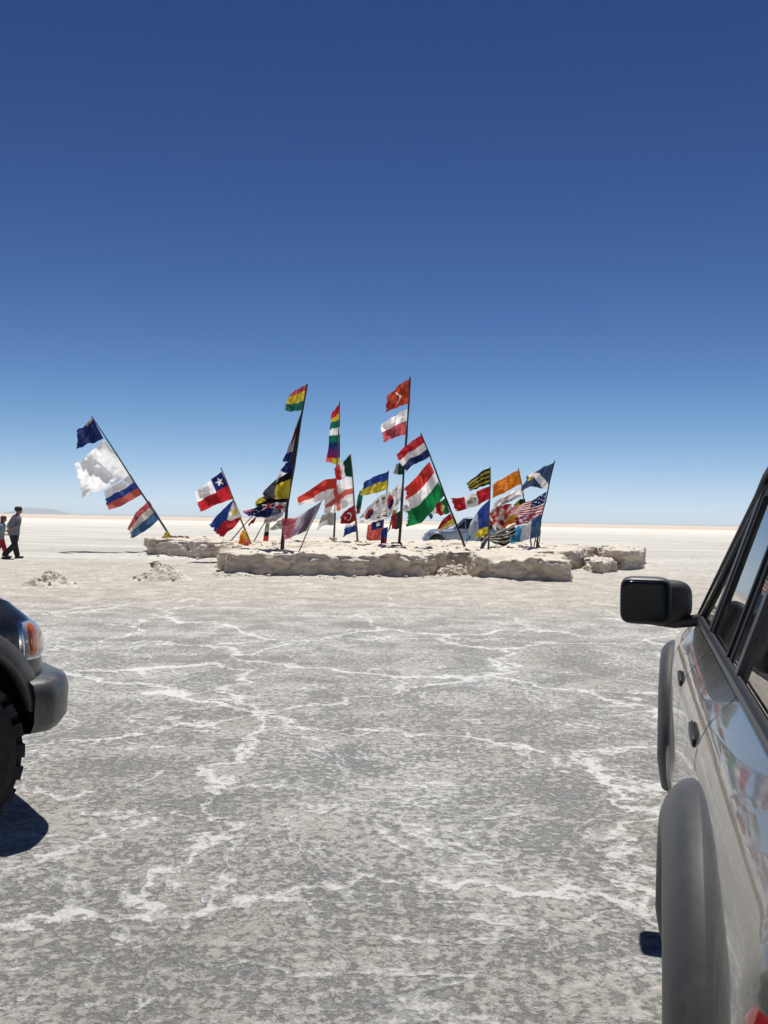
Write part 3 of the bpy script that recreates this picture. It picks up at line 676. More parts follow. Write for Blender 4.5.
flag(YJ-.2, [(489,532),(486,534),(483.5,537)], [(487.5,541),(484.5,547),(480,549.5)], lambda u, v: (.35,.2,.12) if v < .3 else (WHITE if v < .5 else (.12,.14,.22)), 'small brown, white and slate cloth hanging at the foot of the upright thin pole', amp=.04, nu=12, nv=16, name='pennant', cat='pennant', group='small pennants tied low')
# pole K
YK = 31
pole(YK, (531.5,547.5), (518.7,468), (.03,.018), 'pole_tan', 'thin pole leaning left with the plain orange flag on top', base=False)
flag(YK, [(518.7,470),(510,474),(501,478.5),(494,484)], [(521.6,483.7),(513,488),(504,493),(493.6,498)], lambda u, v: ORANGE, 'plain bright orange flag', amp=.10)
flag(YK, [(523,486),(513,491),(504,497),(494,503)], [(525,496),(514,500),(504,505),(491.5,513)], lambda u, v: WHITE if noise.noise((u*3, v*3, 7)) < .15 else (.5,.48,.55), 'white and pale grey flag directly below the orange one', amp=.10)
flag(YK-.2, [(525,498.7),(520,499.5),(514.5,504)], [(526,503),(520,505.5),(514,507)], vs(DGREEN, YEL), 'small green and yellow flag above the stars and stripes flag', amp=.04, nu=16, nv=10)
flag(YK-.1, [(512,504),(505,504),(497,507),(490.5,512)], [(508,526),(503,529),(496,527),(490.5,524)], d_check((.72,.7,.7), SALMON, (.30,.05,.04)), 'crumpled white and dusty red flag in the crowded right cluster', amp=.10, crump=.05)
flag(YK-.3, [(517,514),(511,515),(505,521)], [(516,522),(510,524),(503,528)], lambda u, v: ORANGE if v > .5 else YEL, 'small yellow and orange flag in the middle of the right cluster', amp=.05, nu=20, nv=12)
flag(YK, [(497,522),(492,522),(489,526)], [(496,531),(493,528),(489.5,531)], vs(WHITE, BLACK), 'small black and white flag tip left in the right cluster', amp=.04, nu=14, nv=10)
flag(YK+.5, [(527,524),(519,526),(508,532)], [(529,537),(520,541),(509,543)], lambda u, v: (.14,.42,.62) if v < .6 else WHITE, 'small sky blue and white flag low on the orange flag pole', amp=.07, nu=30, nv=18)
flag(YK+.4, [(522,505),(514,507),(506,512)], [(523,514),(515,517),(507,520)], lambda u, v: PINK if v < .45 else WHITE, 'small pink and white flag in the middle of the right cluster', amp=.06, nu=28, nv=16)
# pole L
YL = 30
pole(YL, (536,550), (554.6,460.5), (.035,.02), 'pole_dark', 'dark pole leaning right at the right end with the stars and stripes flag', pts=[(541,520)])
pole(YL-.3, (533.2,553.5), (536.5,531), (.022,.02), 'pole_metal', 'short thin prop rod crossing the right end pole', base=False)
flag(YL, [(554.6,462),(546,466.5),(537,471),(527.5,475)], [(547.6,488.5),(540,488),(532,486.5),(521.5,491)], d_tibet, 'slate blue flag with white diagonal and yellow emblem atop the right end pole', amp=.14)
flag(YL, [(546.7,491.5),(537,497.5),(525,502.5),(512,510)], [(541.8,513),(532,514.5),(521,514.5),(511.5,515)], d_usa, 'stars and stripes flag in red, white and navy', amp=.07, nu=70, nv=39)
flag(YL+.3, [(541,513.5),(531,514),(521,516),(516,518)], [(540,518),(531,522),(524,524),(517,525)], lambda u, v: CRIM if noise.noise((u*6, v*4, 3)) > 0 else (.6,.5,.6), 'red and pale purple flag squeezed under the stars and stripes flag', amp=.06, nu=30)
flag(YL-.2, [(541,514),(532,520),(523,526.5),(511.6,531.7)], [(539.6,536),(531.5,538.3),(521.5,541.5),(512,544)], vs((SBLUE,.33),(WHITE,.66),(CYAN,1)), 'steel blue, white and sky blue upright banded flag low at the right end', amp=.10)
flag(YL-.4, [(515,527),(508,531),(500,534),(490.5,536)], [(515,540),(507,545),(498,544.6),(490,540)], d_stripes(7, BLACK, (.55,.52,.46), .15), 'wavy flag of black and beige white stripes low in the right cluster', amp=.10)
flag(YL-.1, [(517,523),(507,527),(494,533)], [(514,529),(505,532),(493,536)], lambda u, v: BLACK if v > .7 else (.5,.47,.42), 'narrow greyish white flag above the black and beige striped one', amp=.06, nu=30, nv=12)
m = MB(); 
for k in range(3): m.tube([P(537.5+k, 520+4*k, YL-.1), P(538+1.2*k, 530, YL-.15), P(535.5+2*k, 540, YL-.1), P(540-k, 547, YL-.1)], .018, 5)
tag(m.build('rope', M['pole_dark']), 'dark rope hanging in loops from the right end pole', 'rope')

# ------------------------------------------------------------------ cars
def make_car(name, label, loc, rz, PM, FM, xf=3.36, push=.085, bz=(.34,.655), nose=0, detail=True, knobby=False, scale=1.0, group=None, rimcover=False):
    root = empty(name, loc, rz); root.scale = (scale,)*3; tag(root, label, 'car', group)
    WB, RA, ZA, HW = 2.7, (.50 if knobby else .455), .385, .85
    xr = -1.0
    # plan outline, rear centre -> left side -> front centre
    out = []
    def corner(cx, cy, a, b, t0, t1, n, e=2.4):
        for i in range(n+1):
            t = t0+(t1-t0)*i/n; c, s = math.cos(t), math.sin(t)
            out.append((cx+a*math.copysign(abs(c)**(2/e), c), cy+b*abs(s)**(2/e)))
    for i in range(14): out.append((xr, .60*i/14))
    corner(xr+.22, HW-.25, .22, .25, math.pi, math.pi/2, 16)
    x0, x1 = xr+.22, xf-.36
    for i in range(1, 150):
        out.append((x0+(x1-x0)*i/150, HW))
    corner(x1, HW-.40, .36, .40, math.pi/2, 0, 26)
    for i in range(1, 15): out.append((xf, (HW-.40)*(1-i/14)))
    O = np.array(out)
    tp = np.clip((O[:,0]-1.7)/1.6, 0, 1); O[:,1] *= 1-.045*tp**1.5
    O[:,0] += .05*np.clip(1-np.abs(O[:,1])/.8, 0, 1)*(O[:,0] > xf-.2)
    T = np.gradient(O, axis=0); NR = np.stack([-T[:,1], T[:,0]], 1); NR /= np.linalg.norm(NR, axis=1)[:,None]
    n = len(O)
    def zt(x):
        if x < 1.72: return 1.12
        if x < 1.95: return 1.12-.07*(x-1.72)/.23
        k = (x-1.95)/(xf-1.95); return 1.05-.05*k-.085*max(0, k)**4+nose*k
    dz = [0,.03,.06,.09,.115,.15,.22,.32,.62,.80,1.0]; dq = [.110,.082,.054,.032,.018,.009,.003,0,.0,.03,.07]
    def surf(i, z, off=0, side=1):
        x, y = O[i]; nx_, ny_ = NR[i]; t = zt(x); d = t-z
        q = float(np.interp(d, dz, dq))
        fr = max(0, (x-(xf-.45))/.45)
        if fr > 0: q = q*(1+(.9 if not nose else .35)*fr)+.02*fr
        q -= off
        return Vector((x-nx_*q, (y-ny_*q)*side if abs(y-ny_*q) > 1e-6 else 0, z))
    zs_n = 30
    def inarch(p): return min((p.x)**2, (p.x-WB)**2)+(p.z-ZA)**2 < (RA+.02)**2
    # body side faces split between body and doors
    def door_of(x, z):
        if abs(x) < .0: return 0
        if .99 <= x < 1.70: return 1
        if .22 <= x < .99: return 2
        return 0
    meshes = {('body', 0): MB(), ('body', 9): MB()}
    for side in (1, -1):
        for k in (1, 2): meshes[(side, k)] = MB()
        idx = {}
        V = []
        for i in range(n):
            t = zt(O[i][0]); row = []
            for j in range(zs_n+1):
                w = j/zs_n; z = .40+(t-.40)*(1-(1-w)**1.5)
                row.append(surf(i, z, 0, side))
            V.append(row)
        for i in range(n-1):
            for j in range(zs_n):
                q = [V[i][j], V[i+1][j], V[i+1][j+1], V[i][j+1]]
                c = sum(q, Vector())/4
                if inarch(c): continue
                k = door_of(c.x, c.z) if abs(c.y) > .6 else 0
                mb = meshes[('body', 0 if c.x > 1.2 else 9)] if k == 0 else meshes[(side, k)]
                key = id(mb)
                ids = []
                for (a, b_) in ((i, j), (i+1, j), (i+1, j+1), (i, j+1)):
                    kk = (key, a, b_)
                    if kk not in idx: idx[kk] = len(mb.v); mb.v.append(tuple(V[a][b_]))
                    ids.append(idx[kk])
                mb.f.append(tuple(ids[::-1] if side == 1 else ids))
    meshes[('body', 0)].build('front_wings', PM, root); meshes[('body', 9)].build('rear_bodywork', PM, root)
    # bonnet
    hb = MB(); rows = []
    ii = [i for i in range(n) if O[i][0] > 1.70]
    for i in ii:
        a = surf(i, zt(O[i][0])); row = []
        ye = a.y; cr = .075*min(1, max(0, (xf-.02-O[i][0])/.5))**.5
        for k in range(25):
            y = ye-(2*ye)*k/24; s = (y/ye) if ye > 1e-4 else 0
            row.append((a.x, y, a.z+cr*(1-abs(s)**2.2)+.001))
        rows.append(row)
    hb.grid(rows, flip=True); hood = hb.build('bonnet', PM, root)
    # floor and inner lining
    m = MB(); m.box((1.15,0,.47), (4.0,1.16,.16)); m.box((1.0,0,.42), (1.75,1.5,.06)); m.box((.4,0,.8), (2.6,1.34,.02))
    m.build('underbody', M['dark'], root, smooth=False)
    nrm = lambda i, side: Vector((NR[i][0], NR[i][1]*side, 0))
    xi = lambda x: min(range(n), key=lambda i: abs(O[i][0]-x)+(1 if O[i][1] < .6 else 0))
    def yat(x, z, off=0, side=1):
        a = x0; i0 = int(np.argmin(np.abs(O[:,0]-x)+(O[:,1] < .6)*5)); p = surf(i0, z, off, 1)
        i1 = min(n-1, i0+1) if O[i0][0] < x else max(0, i0-1); q = surf(i1, z, off, 1)
        if abs(q.x-p.x) < 1e-6: return p.y*side
        k = max(-.2, min(1.2, (x-p.x)/(q.x-p.x))); return (p.y+(q.y-p.y)*k)*side
    for side in (1, -1):
        dn = {1: 'front', 2: 'rear'}
        for k in (1, 2):
            d = meshes[(side, k)].build('door', PM, root); hx = (1.12 if k == 1 else .33)
            if detail:
                mh = MB(); mh.sbox((hx, yat(hx, 1.0, .006, side), .992), (.19,.010,.030), .5, 10); mh.build('handle', M['black_plastic'], d)
                ms = MB(); ms.sbox((hx, yat(hx, .985, -.002, side), .988), (.20,.005,.048), .5, 8); ms.build('handle_recess', M['dark'], d)
        # seams
        def seam(pts, w=.006, off=.0012):
            m = MB()
            rows = []
            for i, (x, z) in enumerate(pts):
                a = pts[max(0, i-1)]; b_ = pts[min(len(pts)-1, i+1)]; tx, tz = b_[0]-a[0], b_[1]-a[1]; l = math.hypot(tx, tz); nx_, nz_ = -tz/l, tx/l
                rows.append([(x+nx_*w/2*s, yat(x+nx_*w/2*s, z+nz_*w/2*s, off, side), z+nz_*w/2*s) for s in (-1, 1)])
            m.grid(rows); m.build('panel_gap', M['seal'], root)
        L = lambda a, b_, k=24: [(a[0]+(b_[0]-a[0])*i/k, a[1]+(b_[1]-a[1])*i/k) for i in range(k+1)]
        seam(L((1.70,.45), (1.70,1.115), 40)); seam(L((.99,.45), (.99,1.118), 40)); seam([(.13,.955),(.16,.975),(.19,1.01),(.215,1.05),(.22,1.118)])
        seam(L((.50,.445), (1.70,.445), 40))
        # lower side moulding and sill
        m = MB(); rows = []
        for i in range(41):
            x = .47+1.75*i/40
            rows.append([(x, yat(x, z, o, side), z) for z, o in ((.36,-.05),(.36,-.01),(.40,.008),(.47,.010),(.50,.006),(.51,0))])
        m.grid(rows); m.build('sill', FM, root)
        # wheel arch flares
        for xa in (0, WB):
            fl = MB(); rows = []
            prof = [(RA-.005,-.14),(RA-.005,.040),(RA+.003,.058),(RA+.014,.066),(RA+.040,.064),(RA+.070,.054),(RA+.095,.038),(RA+.112,.018),(RA+.118,-.01)]
            for k in range(73):
                ph0 = 12 if (knobby and xa > 1) else -14; ph = R(ph0+(194-ph0)*k/72); row = []
                end = min(1, (k+2)/9, (74-k)/9); fk = .72 if xa > 1 else 1.0
                for ro, off in prof:
                    ro = ro if xa < 1 else RA-.012+(ro-RA)*.75; off = off*fk; x = xa+ro*math.cos(ph); z = ZA+ro*math.sin(ph)
                    zz = max(z, .30)
                    xx = x if x < xf-.06 else xf-.06
                    y = yat(xx, max(zz,.42), 0, 1)+off*(.35+.65*end)
                    row.append((xx, y*side, zz))
                rows.append(row)
            fl.grid(rows, flip=(side == 1)); fl.build('wheel_arch_flare', FM, root)
            ln = MB(); rows = []
            for k in range(33):
                ph = R((10 if knobby else -20)+(190 if knobby else 220)*k/32); rows.append([(xa+(RA+.005)*math.cos(ph), y*side, ZA+(RA+.005)*math.sin(ph)) for y in (.52, .72, .80)])
            ln.grid(rows); a = len(ln.v)
            ln.add([(xa, .52*side, ZA)]+[(xa+(RA+.005)*math.cos(R(-20+220*k/32)), .52*side, ZA+(RA+.005)*math.sin(R(-20+220*k/32))) for k in range(33)], [(0, k+1, k+2) for k in range(32)])
            ln.build('wheel_well', M['dark'], root)
            # wheel
            tr = .385 if not knobby else .405; lift = .08 if knobby else 0
            wh = empty('wheel', (xa, (.70 if not knobby else .72)*side, tr-lift)); wh.parent = root
            t = MB(); prof = [(.20,.10),(.25,.118),(tr-.05,.125),(tr-.02,.115),(tr-.006,.09),(tr,.04),(tr,-.04),(tr-.006,-.09),(tr-.02,-.115),(tr-.05,-.125),(.25,-.118),(.20,-.10)]
            t.grid([[(r*math.cos(2*math.pi*k/48), w, r*math.sin(2*math.pi*k/48)) for r, w in prof] for k in range(49)])
            if detail:
                nb = 26 if knobby else 40; hh = .030 if knobby else .012
                for k in range(nb):
                    for w, s in ((-.085,0),(-.03,.5),(.03,0),(.085,.5)):
                        a = 2*math.pi*(k+s)/nb; rr_ = tr+hh*.3-(.008 if abs(w) > .05 else 0)
                        c = Vector((rr_*math.cos(a), w, rr_*math.sin(a))); Mx = Matrix.Rotation(-a, 3, 'Y')
                        dx, dy_, dz_ = hh*1.6, .046, 2*math.pi*tr/nb*.62
                        vv = [c+Mx@Vector((sx*dx/2, sy*dy_/2, sz*dz_/2)) for sx in (-1,1) for sy in (-1,1) for sz in (-1,1)]
                        t.add(vv, [(0,1,3,2),(4,6,7,5),(0,4,5,1),(2,3,7,6),(0,2,6,4),(1,5,7,3)])
            t.build('tyre', M['rubber'], wh, smooth=not knobby)
            r_ = MB(); r_.grid([[(r*math.cos(2*math.pi*k/36), w*side, r*math.sin(2*math.pi*k/36)) for r, w in ((.205,.10),(.20,.07),(.19,.02),(.06,.05),(.05,.075),(.0,.08))] for k in range(37)])
            for k in range(6):
                a = k*math.pi/3; r_.tube([(.05*math.cos(a), .07*side, .05*math.sin(a)), (.195*math.cos(a), .085*side, .195*math.sin(a))], [.03,.022], 8)
            r_.build('rim', M['rim'], wh)
        # greenhouse
        gy = lambda z: .738-(z-1.12)*.335
        def pan(name_, poly, off, thick, mt, par=root):
            mm = MB(); a = [Vector((x, (gy(z)+off)*side, z)) for x, z in poly]; b2 = [Vector((x, (gy(z)+off-thick)*side, z)) for x, z in poly]; k = len(poly)
            mm.add(a+b2, [tuple(range(k)), tuple(range(2*k-1, k-1, -1))]+[(i, (i+1) % k, k+(i+1) % k, k+i) for i in range(k)])
            return mm.build(name_, M[mt] if isinstance(mt, str) else mt, par, smooth=False)
        ZR = 1.60
        ax = lambda z: 1.78-(z-1.12)*1.10          # front edge of the glasshouse
        g0 = [(ax(1.135)-.09,1.135),(1.20,1.135),(1.20,ZR),(ax(ZR)-.07,ZR)]
        pan('window', g0, 0, .005, 'glass')
        pan('window', [(1.13,1.135),(.60,1.135),(.60,ZR),(1.13,ZR)], 0, .005, 'glass')
        pan('window', [(.53,1.135),(.36,1.135),(.36,ZR),(.53,ZR)], 0, .005, 'glass')
        pan('window', [(.30,1.135),(-.30,1.135),(-.22,ZR),(.30,ZR)], 0, .005, 'glass')
        pan('window', [(-.40,1.135),(-.86,1.135),(-.76,ZR),(-.32,ZR)], 0, .005, 'glass')
        # black seals and grey posts
        for nm, xa_, xb_, of, mt in (('window_post',1.215,1.165,.016,FM),('window_seal',1.165,1.118,.010,'seal'),('window_seal',.612,.582,.012,'seal'),('window_seal',.582,.535,.004,'seal'),('door_pillar',.352,.328,.013,FM),('window_seal',.328,.320,.008,'seal'),('door_pillar',.320,.292,.015,FM)):
            pan(nm, [(xa_,1.125),(xb_,1.125),(xb_,ZR+.015),(xa_,ZR+.015)], of, .03, mt)
        pan('door_pillar', [(-.29,1.125),(-.41,1.125),(-.33,ZR+.015),(-.21,ZR+.015)], .012, .03, PM)
        pan('rear_pillar', [(-.85,1.12),(-.97,1.12),(-.86,1.66),(-.75,1.66)], .014, .04, PM)
        pan('windscreen_pillar', [(ax(1.11)+.012,1.11),(ax(1.11)-.075,1.11),(ax(1.64)-.065,1.64),(ax(1.64)+.012,1.64)], .016, .05, PM)
        pan('window_seal', [(ax(1.13)-.075,1.13),(ax(1.13)-.10,1.13),(ax(ZR)-.085,ZR),(ax(ZR)-.065,ZR)], .006, .02, 'seal')
        pan('roof_rail', [(1.24,ZR),(-.84,ZR),(-.86,1.665),(1.19,1.665)], .010, .03, 'seal')
        # belt moulding
        m = MB(); 
        m.grid([[(x, (gy(1.12)+o)*side, z) for z, o in ((1.112,.006),(1.116,.014),(1.136,.012),(1.14,.0))] for x in np.linspace(-.95, 1.76, 30)]); m.build('belt_moulding', FM, root)
        m = MB(); m.grid([[(x, (gy(1.12)+o)*side, z) for z, o in ((1.1385,.012),(1.146,.010),(1.148,-.002))] for x in np.linspace(-.90, 1.70, 30)]); m.build('belt_seal', M['seal'], root)
        m = MB(); m.tube([(ax(1.13)+.012,(gy(1.13)+.008)*side,1.13),(ax(1.4)+.010,(gy(1.4)+.012)*side,1.40),(ax(1.6)+.005,(gy(1.6)+.014)*side,1.60),(1.17,(gy(1.65)+.016)*side,1.665),(1.05,(gy(1.68)+.02)*side,1.695),(-.85,(gy(1.68)+.02)*side,1.69)], .013, 8); m.build('drip_rail', M['black_plastic'], root)
        if detail:
            # mirror
            mh = MB(); mh.sbox((1.735,.95*side,1.195), (.15,.20,.19), .40, 18); mh.sbox((1.775,.865*side,1.192), (.13,.19,.172), .62, 16, Matrix.Rotation(R(28*side), 3, 'Z')); mir = mh.build('door_mirror', FM, root)
            mg = MB(); mg.sbox((1.662,.952*side,1.195), (.014,.174,.160), .30, 14); mg.build('mirror_glass', M['mirror_glass'], mir)
            mb_ = MB(); mb_.sbox((1.666,.952*side,1.195), (.016,.189,.176), .33, 14); mb_.build('mirror_rim', M['black_plastic'], mir)
            ma = MB(); ma.tube([(1.76,.97*side,1.115),(1.76,.84*side,1.105),(1.74,.74*side,1.125),(1.72,.70*side,1.15)], [.018,.022,.026,.022], 10); ma.build('mirror_arm', M['black_plastic'], mir)
        # lamps, as shells over the rounded corners
        def shell(name_, i0, i1, za, zb, off, mt, par=root, flipz=None):
            mm = MB(); rows = []
            for i in range(i0, i1+1):
                t = (i-i0)/max(1, i1-i0); sh = .02*math.sin(math.pi*t)
                rows.append([surf(i, za+(zb-za)*k/8+ (sh*(k/8-.5)), off*(1 if 0 < k < 8 and i0 < i < i1 else -.3), side) for k in range(9)])
            mm.grid(rows, flip=(side == 1)); return mm.build(name_, mt, par)
        ic = int(np.argmin(np.abs(O[:,0]-(xf-.24))+(O[:,1] < .5)*5)); ie = n-9
        ctr_i = [i for i in range(n) if O[i][0] > xf-.26]
        a0 = ctr_i[0]
        lz = (.735, .915) if nose else (.76, .915); a0 += 3
        hl = shell('headlight', a0, a0+27, lz[0], lz[1], .012, M['clear'])
        shell('indicator', a0+1, a0+6, lz[0]+.012, lz[1]-.012, .020, M['amber'], hl)
        shell('headlight_rim', a0-1, a0+28, lz[0]-.006, lz[1]+.006, .005, M['chrome'], hl)
        rr2 = [i for i in range(n) if O[i][0] < xr+.14 and O[i][1] > .5]
        tl = shell('tail_light', rr2[0], rr2[-1]+2, .76, .975, .008, M['redlens'])
    # bumpers
    def bumper(nm, i0, i1, za, zb, push):
        mm = MB(); rows = []
        prof = [(za+.02,-.12),(za,-.02),(za+.015,push*.75),(za+.06,push),(zb-.07,push*1.05),(zb-.02,push*.92),(zb,push*.6),(zb+.002,-.05)]
        for side in (1, -1):
            rows = []
            for i in range(i0, i1+1):
                e = min(1, (i-i0+1)/4) if nm == 'front_bumper' else min(1, (i1-i+1)/4)
                rows.append([surf(i, max(z, .40), 0, side)+Vector((NR[i][0]*off*(.55+.45*e), NR[i][1]*off*(.55+.45*e)*side, z-max(z, .40))) for z, off in prof])
            mm.grid(rows, flip=(side == 1))
        return mm.build(nm, FM, root)
    a0 = [i for i in range(n) if O[i][0] > WB+RA*.86 and O[i][1] > .3][0]
    bumper('front_bumper', a0, n-1, bz[0], bz[1], push)
    b0 = [i for i in range(n) if O[i][0] < -RA*.95]
    bumper('rear_bumper', 0, b0[-1] if b0[-1] < 60 else 59, .42, .68, .09)
    m = MB()
    for side in (1, -1):
        for k in range(5): m.grid([[surf(i, .755+.034*k+dz_, of, side) for dz_, of in ((0,.002),(.002,.012),(.018,.012),(.020,.002))] for i in range(n-12, n)], flip=(side == 1))
    m.build('grille', M['black_plastic'], root)
    # windscreen, rear window, roof
    def wind(nm, xb, xt, zb, zt_, bul):
        mm = MB(); rows = []
        for k in range(9):
            t = k/8; z = zb+(zt_-zb)*t; x = xb+(xt-xb)*t; ye = .738-(z-1.12)*.335-.004
            rows.append([(x+bul*(1-(s/8)**2), ye*s/8, z) for s in range(-8, 9)])
        mm.grid(rows); return mm.build(nm, M['glass'], root)
    wind('windscreen', 1.775, 1.20, 1.12, 1.655, .07); wind('rear_window', -.95, -.85, 1.12, 1.655, -.03)
    mm = MB(); rows = []
    for i in range(31):
        x = -.90+(1.22+.90)*i/30; e = min(1, (i+.3)/3, (30.3-i)/3)
        rows.append([(x+.06*(1-(s/12)**2)*(1 if i > 15 else -.5)*(abs(i-15)/15)**4, .585*math.copysign(abs(s/12)**.9, s), 1.655+e**.5*(.035+.045*(1-(abs(s)/12)**3))*(1 if abs(s) < 12 else 0)) for s in range(-12, 13)])
    mm.grid(rows); mm.build('roof', PM, root)
    # interior
    for sx in (.75, -.1):
        for sy in (.36, -.36):
            s = MB(); s.sbox((sx,sy,.93), (.50,.50,.16), .4, 12); s.sbox((sx-.27,sy,1.18), (.14,.48,.52), .4, 12, Matrix.Rotation(R(-12), 3, 'Y')); seat = s.build('seat', M['seat'], root)
            h = MB(); h.sbox((sx-.33,sy,1.50), (.09,.26,.17), .5, 10); h.build('headrest', M['seat'], seat)
    m = MB(); m.sbox((1.55,0,1.03), (.35,1.30,.20), .4, 12); m.build('dashboard', M['black_plastic'], root)
    m = MB(); c = Vector((1.22,.36,1.10)); m.tube([c+Vector((math.sin(R(25))*-.18*math.cos(a)*-1, .18*math.sin(a), .18*math.cos(a))) for a in [2*math.pi*k/24 for k in range(25)]], .014, 8, False); m.build('steering_wheel', M['black_plastic'], root)
    if detail:
        m = MB(); m.tube([(1.83,.30,1.145),(1.72,.45,1.20),(1.60,.62,1.27)], .008, 6); m.tube([(1.83,-.10,1.15),(1.72,.12,1.22)], .008, 6); m.build('wiper', M['black_plastic'], root)
    return root

FD = Vector((math.sin(R(16.7)), math.cos(R(16.7)), 0)); RD = Vector((FD.y, -FD.x, 0))
pf = FD*4.58+RD*.985; YW = 17.1; FD = Vector((math.sin(R(YW)), math.cos(R(YW)), 0)); org = pf-FD*2.7
make_car('parked_car', 'dusty silver grey off-road car close by on the right, its side and mirror in view', (org.x, org.y, 0), R(90-YW), M['paint_grey'], M['flare_grey'])
TH = 43; fd = Vector((math.cos(R(TH)), math.sin(R(TH)), 0)); nr_ = Vector((fd.y, -fd.x, 0))
o2 = Vector((-1.645, 3.93, 0))-fd*(2.7+.41)-nr_*.845
make_car('parked_car', 'black off-road car at the left edge with grey bumper and knobby tyre', (o2.x, o2.y, .08), R(TH), M['paint_black'], M['flare_dark'], knobby=True, xf=3.32, push=.12, bz=(.385,.64), nose=.06)
c3 = P(462, 540, 46)
make_car('parked_car', 'pale blue car parked beyond the platform, half hidden by flags', (c3.x+1.3, c3.y, 0), R(180), M['paint_blue'], M['flare_blue'], detail=False)

# ------------------------------------------------------------------ people
def skin(name, V, E, mt, parent, sub=2):
    me = bpy.data.meshes.new(name); me.from_pydata([v[:3] for v in V], E, []); me.materials.append(mt)
    o = bpy.data.objects.new(name, me); col.objects.link(o); o.parent = parent
    sk = o.modifiers.new('skin', 'SKIN'); sk.use_smooth_shade = True; sk.branch_smoothing = .5
    if not me.skin_vertices: 
        bpy.context.view_layer.objects.active = o
    for i, v in enumerate(V):
        s = me.skin_vertices[0].data[i]; r = v[3]; s.radius = r if isinstance(r, tuple) else (r, r); s.use_root = (i == 0)
    sb = o.modifiers.new('sub', 'SUBSURF'); sb.levels = sub; sb.render_levels = sub
    return o
def person(label, loc, rz, H, shirt, trous, hair, legs, arms, longhair=False, lean=.06):
    s = H/1.75; root = empty('person', loc, rz); tag(root, label, 'person', 'people walking on the salt'); root.scale = (s*1.1, s*1.08, s)
    sk_ = simple('skin', (.30,.17,.11), .6, var=.05)
    # 0 pelvis 1 belly 2 chest 3 neck base 4 neck 5 head low 6 head mid 7 crown
    V = [(0,0,.93,(.13,.10)),(lean*.3,0,1.10,(.12,.09)),(lean*.6,0,1.30,(.14,.10)),(lean,0,1.43,(.07,.06)),(lean+.03,0,1.48,(.06,.06)),(lean+.07,0,1.54,(.07,.075)),(lean+.08,0,1.62,(.088,.098)),(lean+.06,0,1.70,(.06,.065)),(lean+.18,0,1.60,.012)]
    E = [(0,1),(1,2),(2,3),(3,4),(4,5),(5,6),(6,7),(5,8)]
    SH = [(lean*.5,0,1.14,(.25,.24)),(-.01,0,.98,(.25,.24)),(-.02,0,.80,(.25,.24)),(lean*.7,0,1.32,(.22,.22)),(lean,0,1.44,(.13,.12))]; SE = [(0,1),(1,2),(0,3),(3,4)]
    TR = [(0,0,.99,(.20,.19)),(0,0,.86,(.20,.19))]; TE = [(0,1)]
    for sd, a in zip((1, -1), arms):
        k = len(V); sh = (lean*.9, sd*.17, 1.385)
        V += [(*sh, .052), (*a[0], .038), (*a[1], .026), (*a[2], (.04,.018))]; E += [(2,k),(k,k+1),(k+1,k+2),(k+2,k+3)]
        hx, hy, hz = a[2]; dv = (Vector(a[2])-Vector(a[1])).normalized()
        for q in range(4):
            w = Vector((0,1,0)) if abs(dv.y) < .6 else Vector((1,0,0)); e = Vector(a[2])+dv*(.075+.008*(q in (1,2)))+w*(q-1.5)*.02
            V.append((*e, .009)); E.append((k+3, len(V)-1))
        V.append((*(Vector(a[2])+dv*.02+Vector((.03,0,.02))), .010)); E.append((k+3, len(V)-1))
        j = len(SH); SH += [(*sh, .085), (*(Vector(a[0])), .068), (*(Vector(a[0]).lerp(Vector(a[1]), .35)), .055)]; SE += [(3,j),(j,j+1),(j+1,j+2)]
    shoes = MB()
    for sd, l in zip((1, -1), legs):
        k = len(V); V += [(0, sd*.09, .86, .085), (*l[0], .055), (*l[1], .04), (l[1][0]+.10, l[1][1], .03, .03)]; E += [(0,k),(k,k+1),(k+1,k+2),(k+2,k+3)]
        j = len(TR); TR += [(0, sd*.09, .80, .125), (*l[0], .10), (l[1][0], l[1][1], l[1][2]+.02, .085)]; TE += [(1,j),(j,j+1),(j+1,j+2)]
        shoes.sbox((l[1][0]+.055, l[1][1], .045), (.27,.10,.09), .6, 10)
    skin('body', V, E, sk_, root)
    def rings(spec, nn=20):
        return [[(x+rx*math.cos(2*math.pi*k/nn), ry*math.sin(2*math.pi*k/nn), z) for k in range(nn)] for x, rx, ry, z in spec]
    m_ = MB(); m_.grid(rings([(-.01,.165,.215,.80),(-.01,.168,.218,.90),(0,.160,.205,1.02),(lean*.4,.158,.212,1.15),(lean*.7,.158,.230,1.28),(lean*.85,.145,.235,1.37),(lean*.95,.115,.19,1.43),(lean,.075,.09,1.475),(lean,.06,.065,1.49)]), True)
    for sd, a in zip((1, -1), arms):
        sh = Vector((lean*.9, sd*.185, 1.375)); e = Vector(a[0]); w_ = Vector(a[1]); m_.tube([sh+Vector((0,-sd*.05,.02)), sh, sh.lerp(e, .5), e, e.lerp(w_, .35)], [.07,.082,.075,.066,.06], 12)
    m_.build('shirt', shirt, root)
    m_ = MB(); m_.grid(rings([(0,.135,.17,1.0),(0,.15,.185,.92),(0,.155,.19,.84),(0,.14,.18,.78)]), True)
    for sd, l in zip((1, -1), legs):
        a = Vector((0, sd*.09, .86)); k_ = Vector(l[0]); f_ = Vector(l[1]); m_.tube([a, a.lerp(k_, .3), a.lerp(k_, .7), k_, k_.lerp(f_, .5), f_+Vector((0,0,.02)), f_-Vector((0,0,.03))], [.12,.118,.10,.09,.085,.082,.084], 14)
    m_.build('trousers', trous, root)
    shoes.build('shoes', M['black_plastic'], root)
    h = MB(); h.sbox((lean+.05,0,1.675), (.23,.20,.19), .9, 14)
    if longhair: h.sbox((lean+.0,0,1.56), (.12,.17,.30), .8, 12)
    h.build('hair', hair, root)
    f = MB()
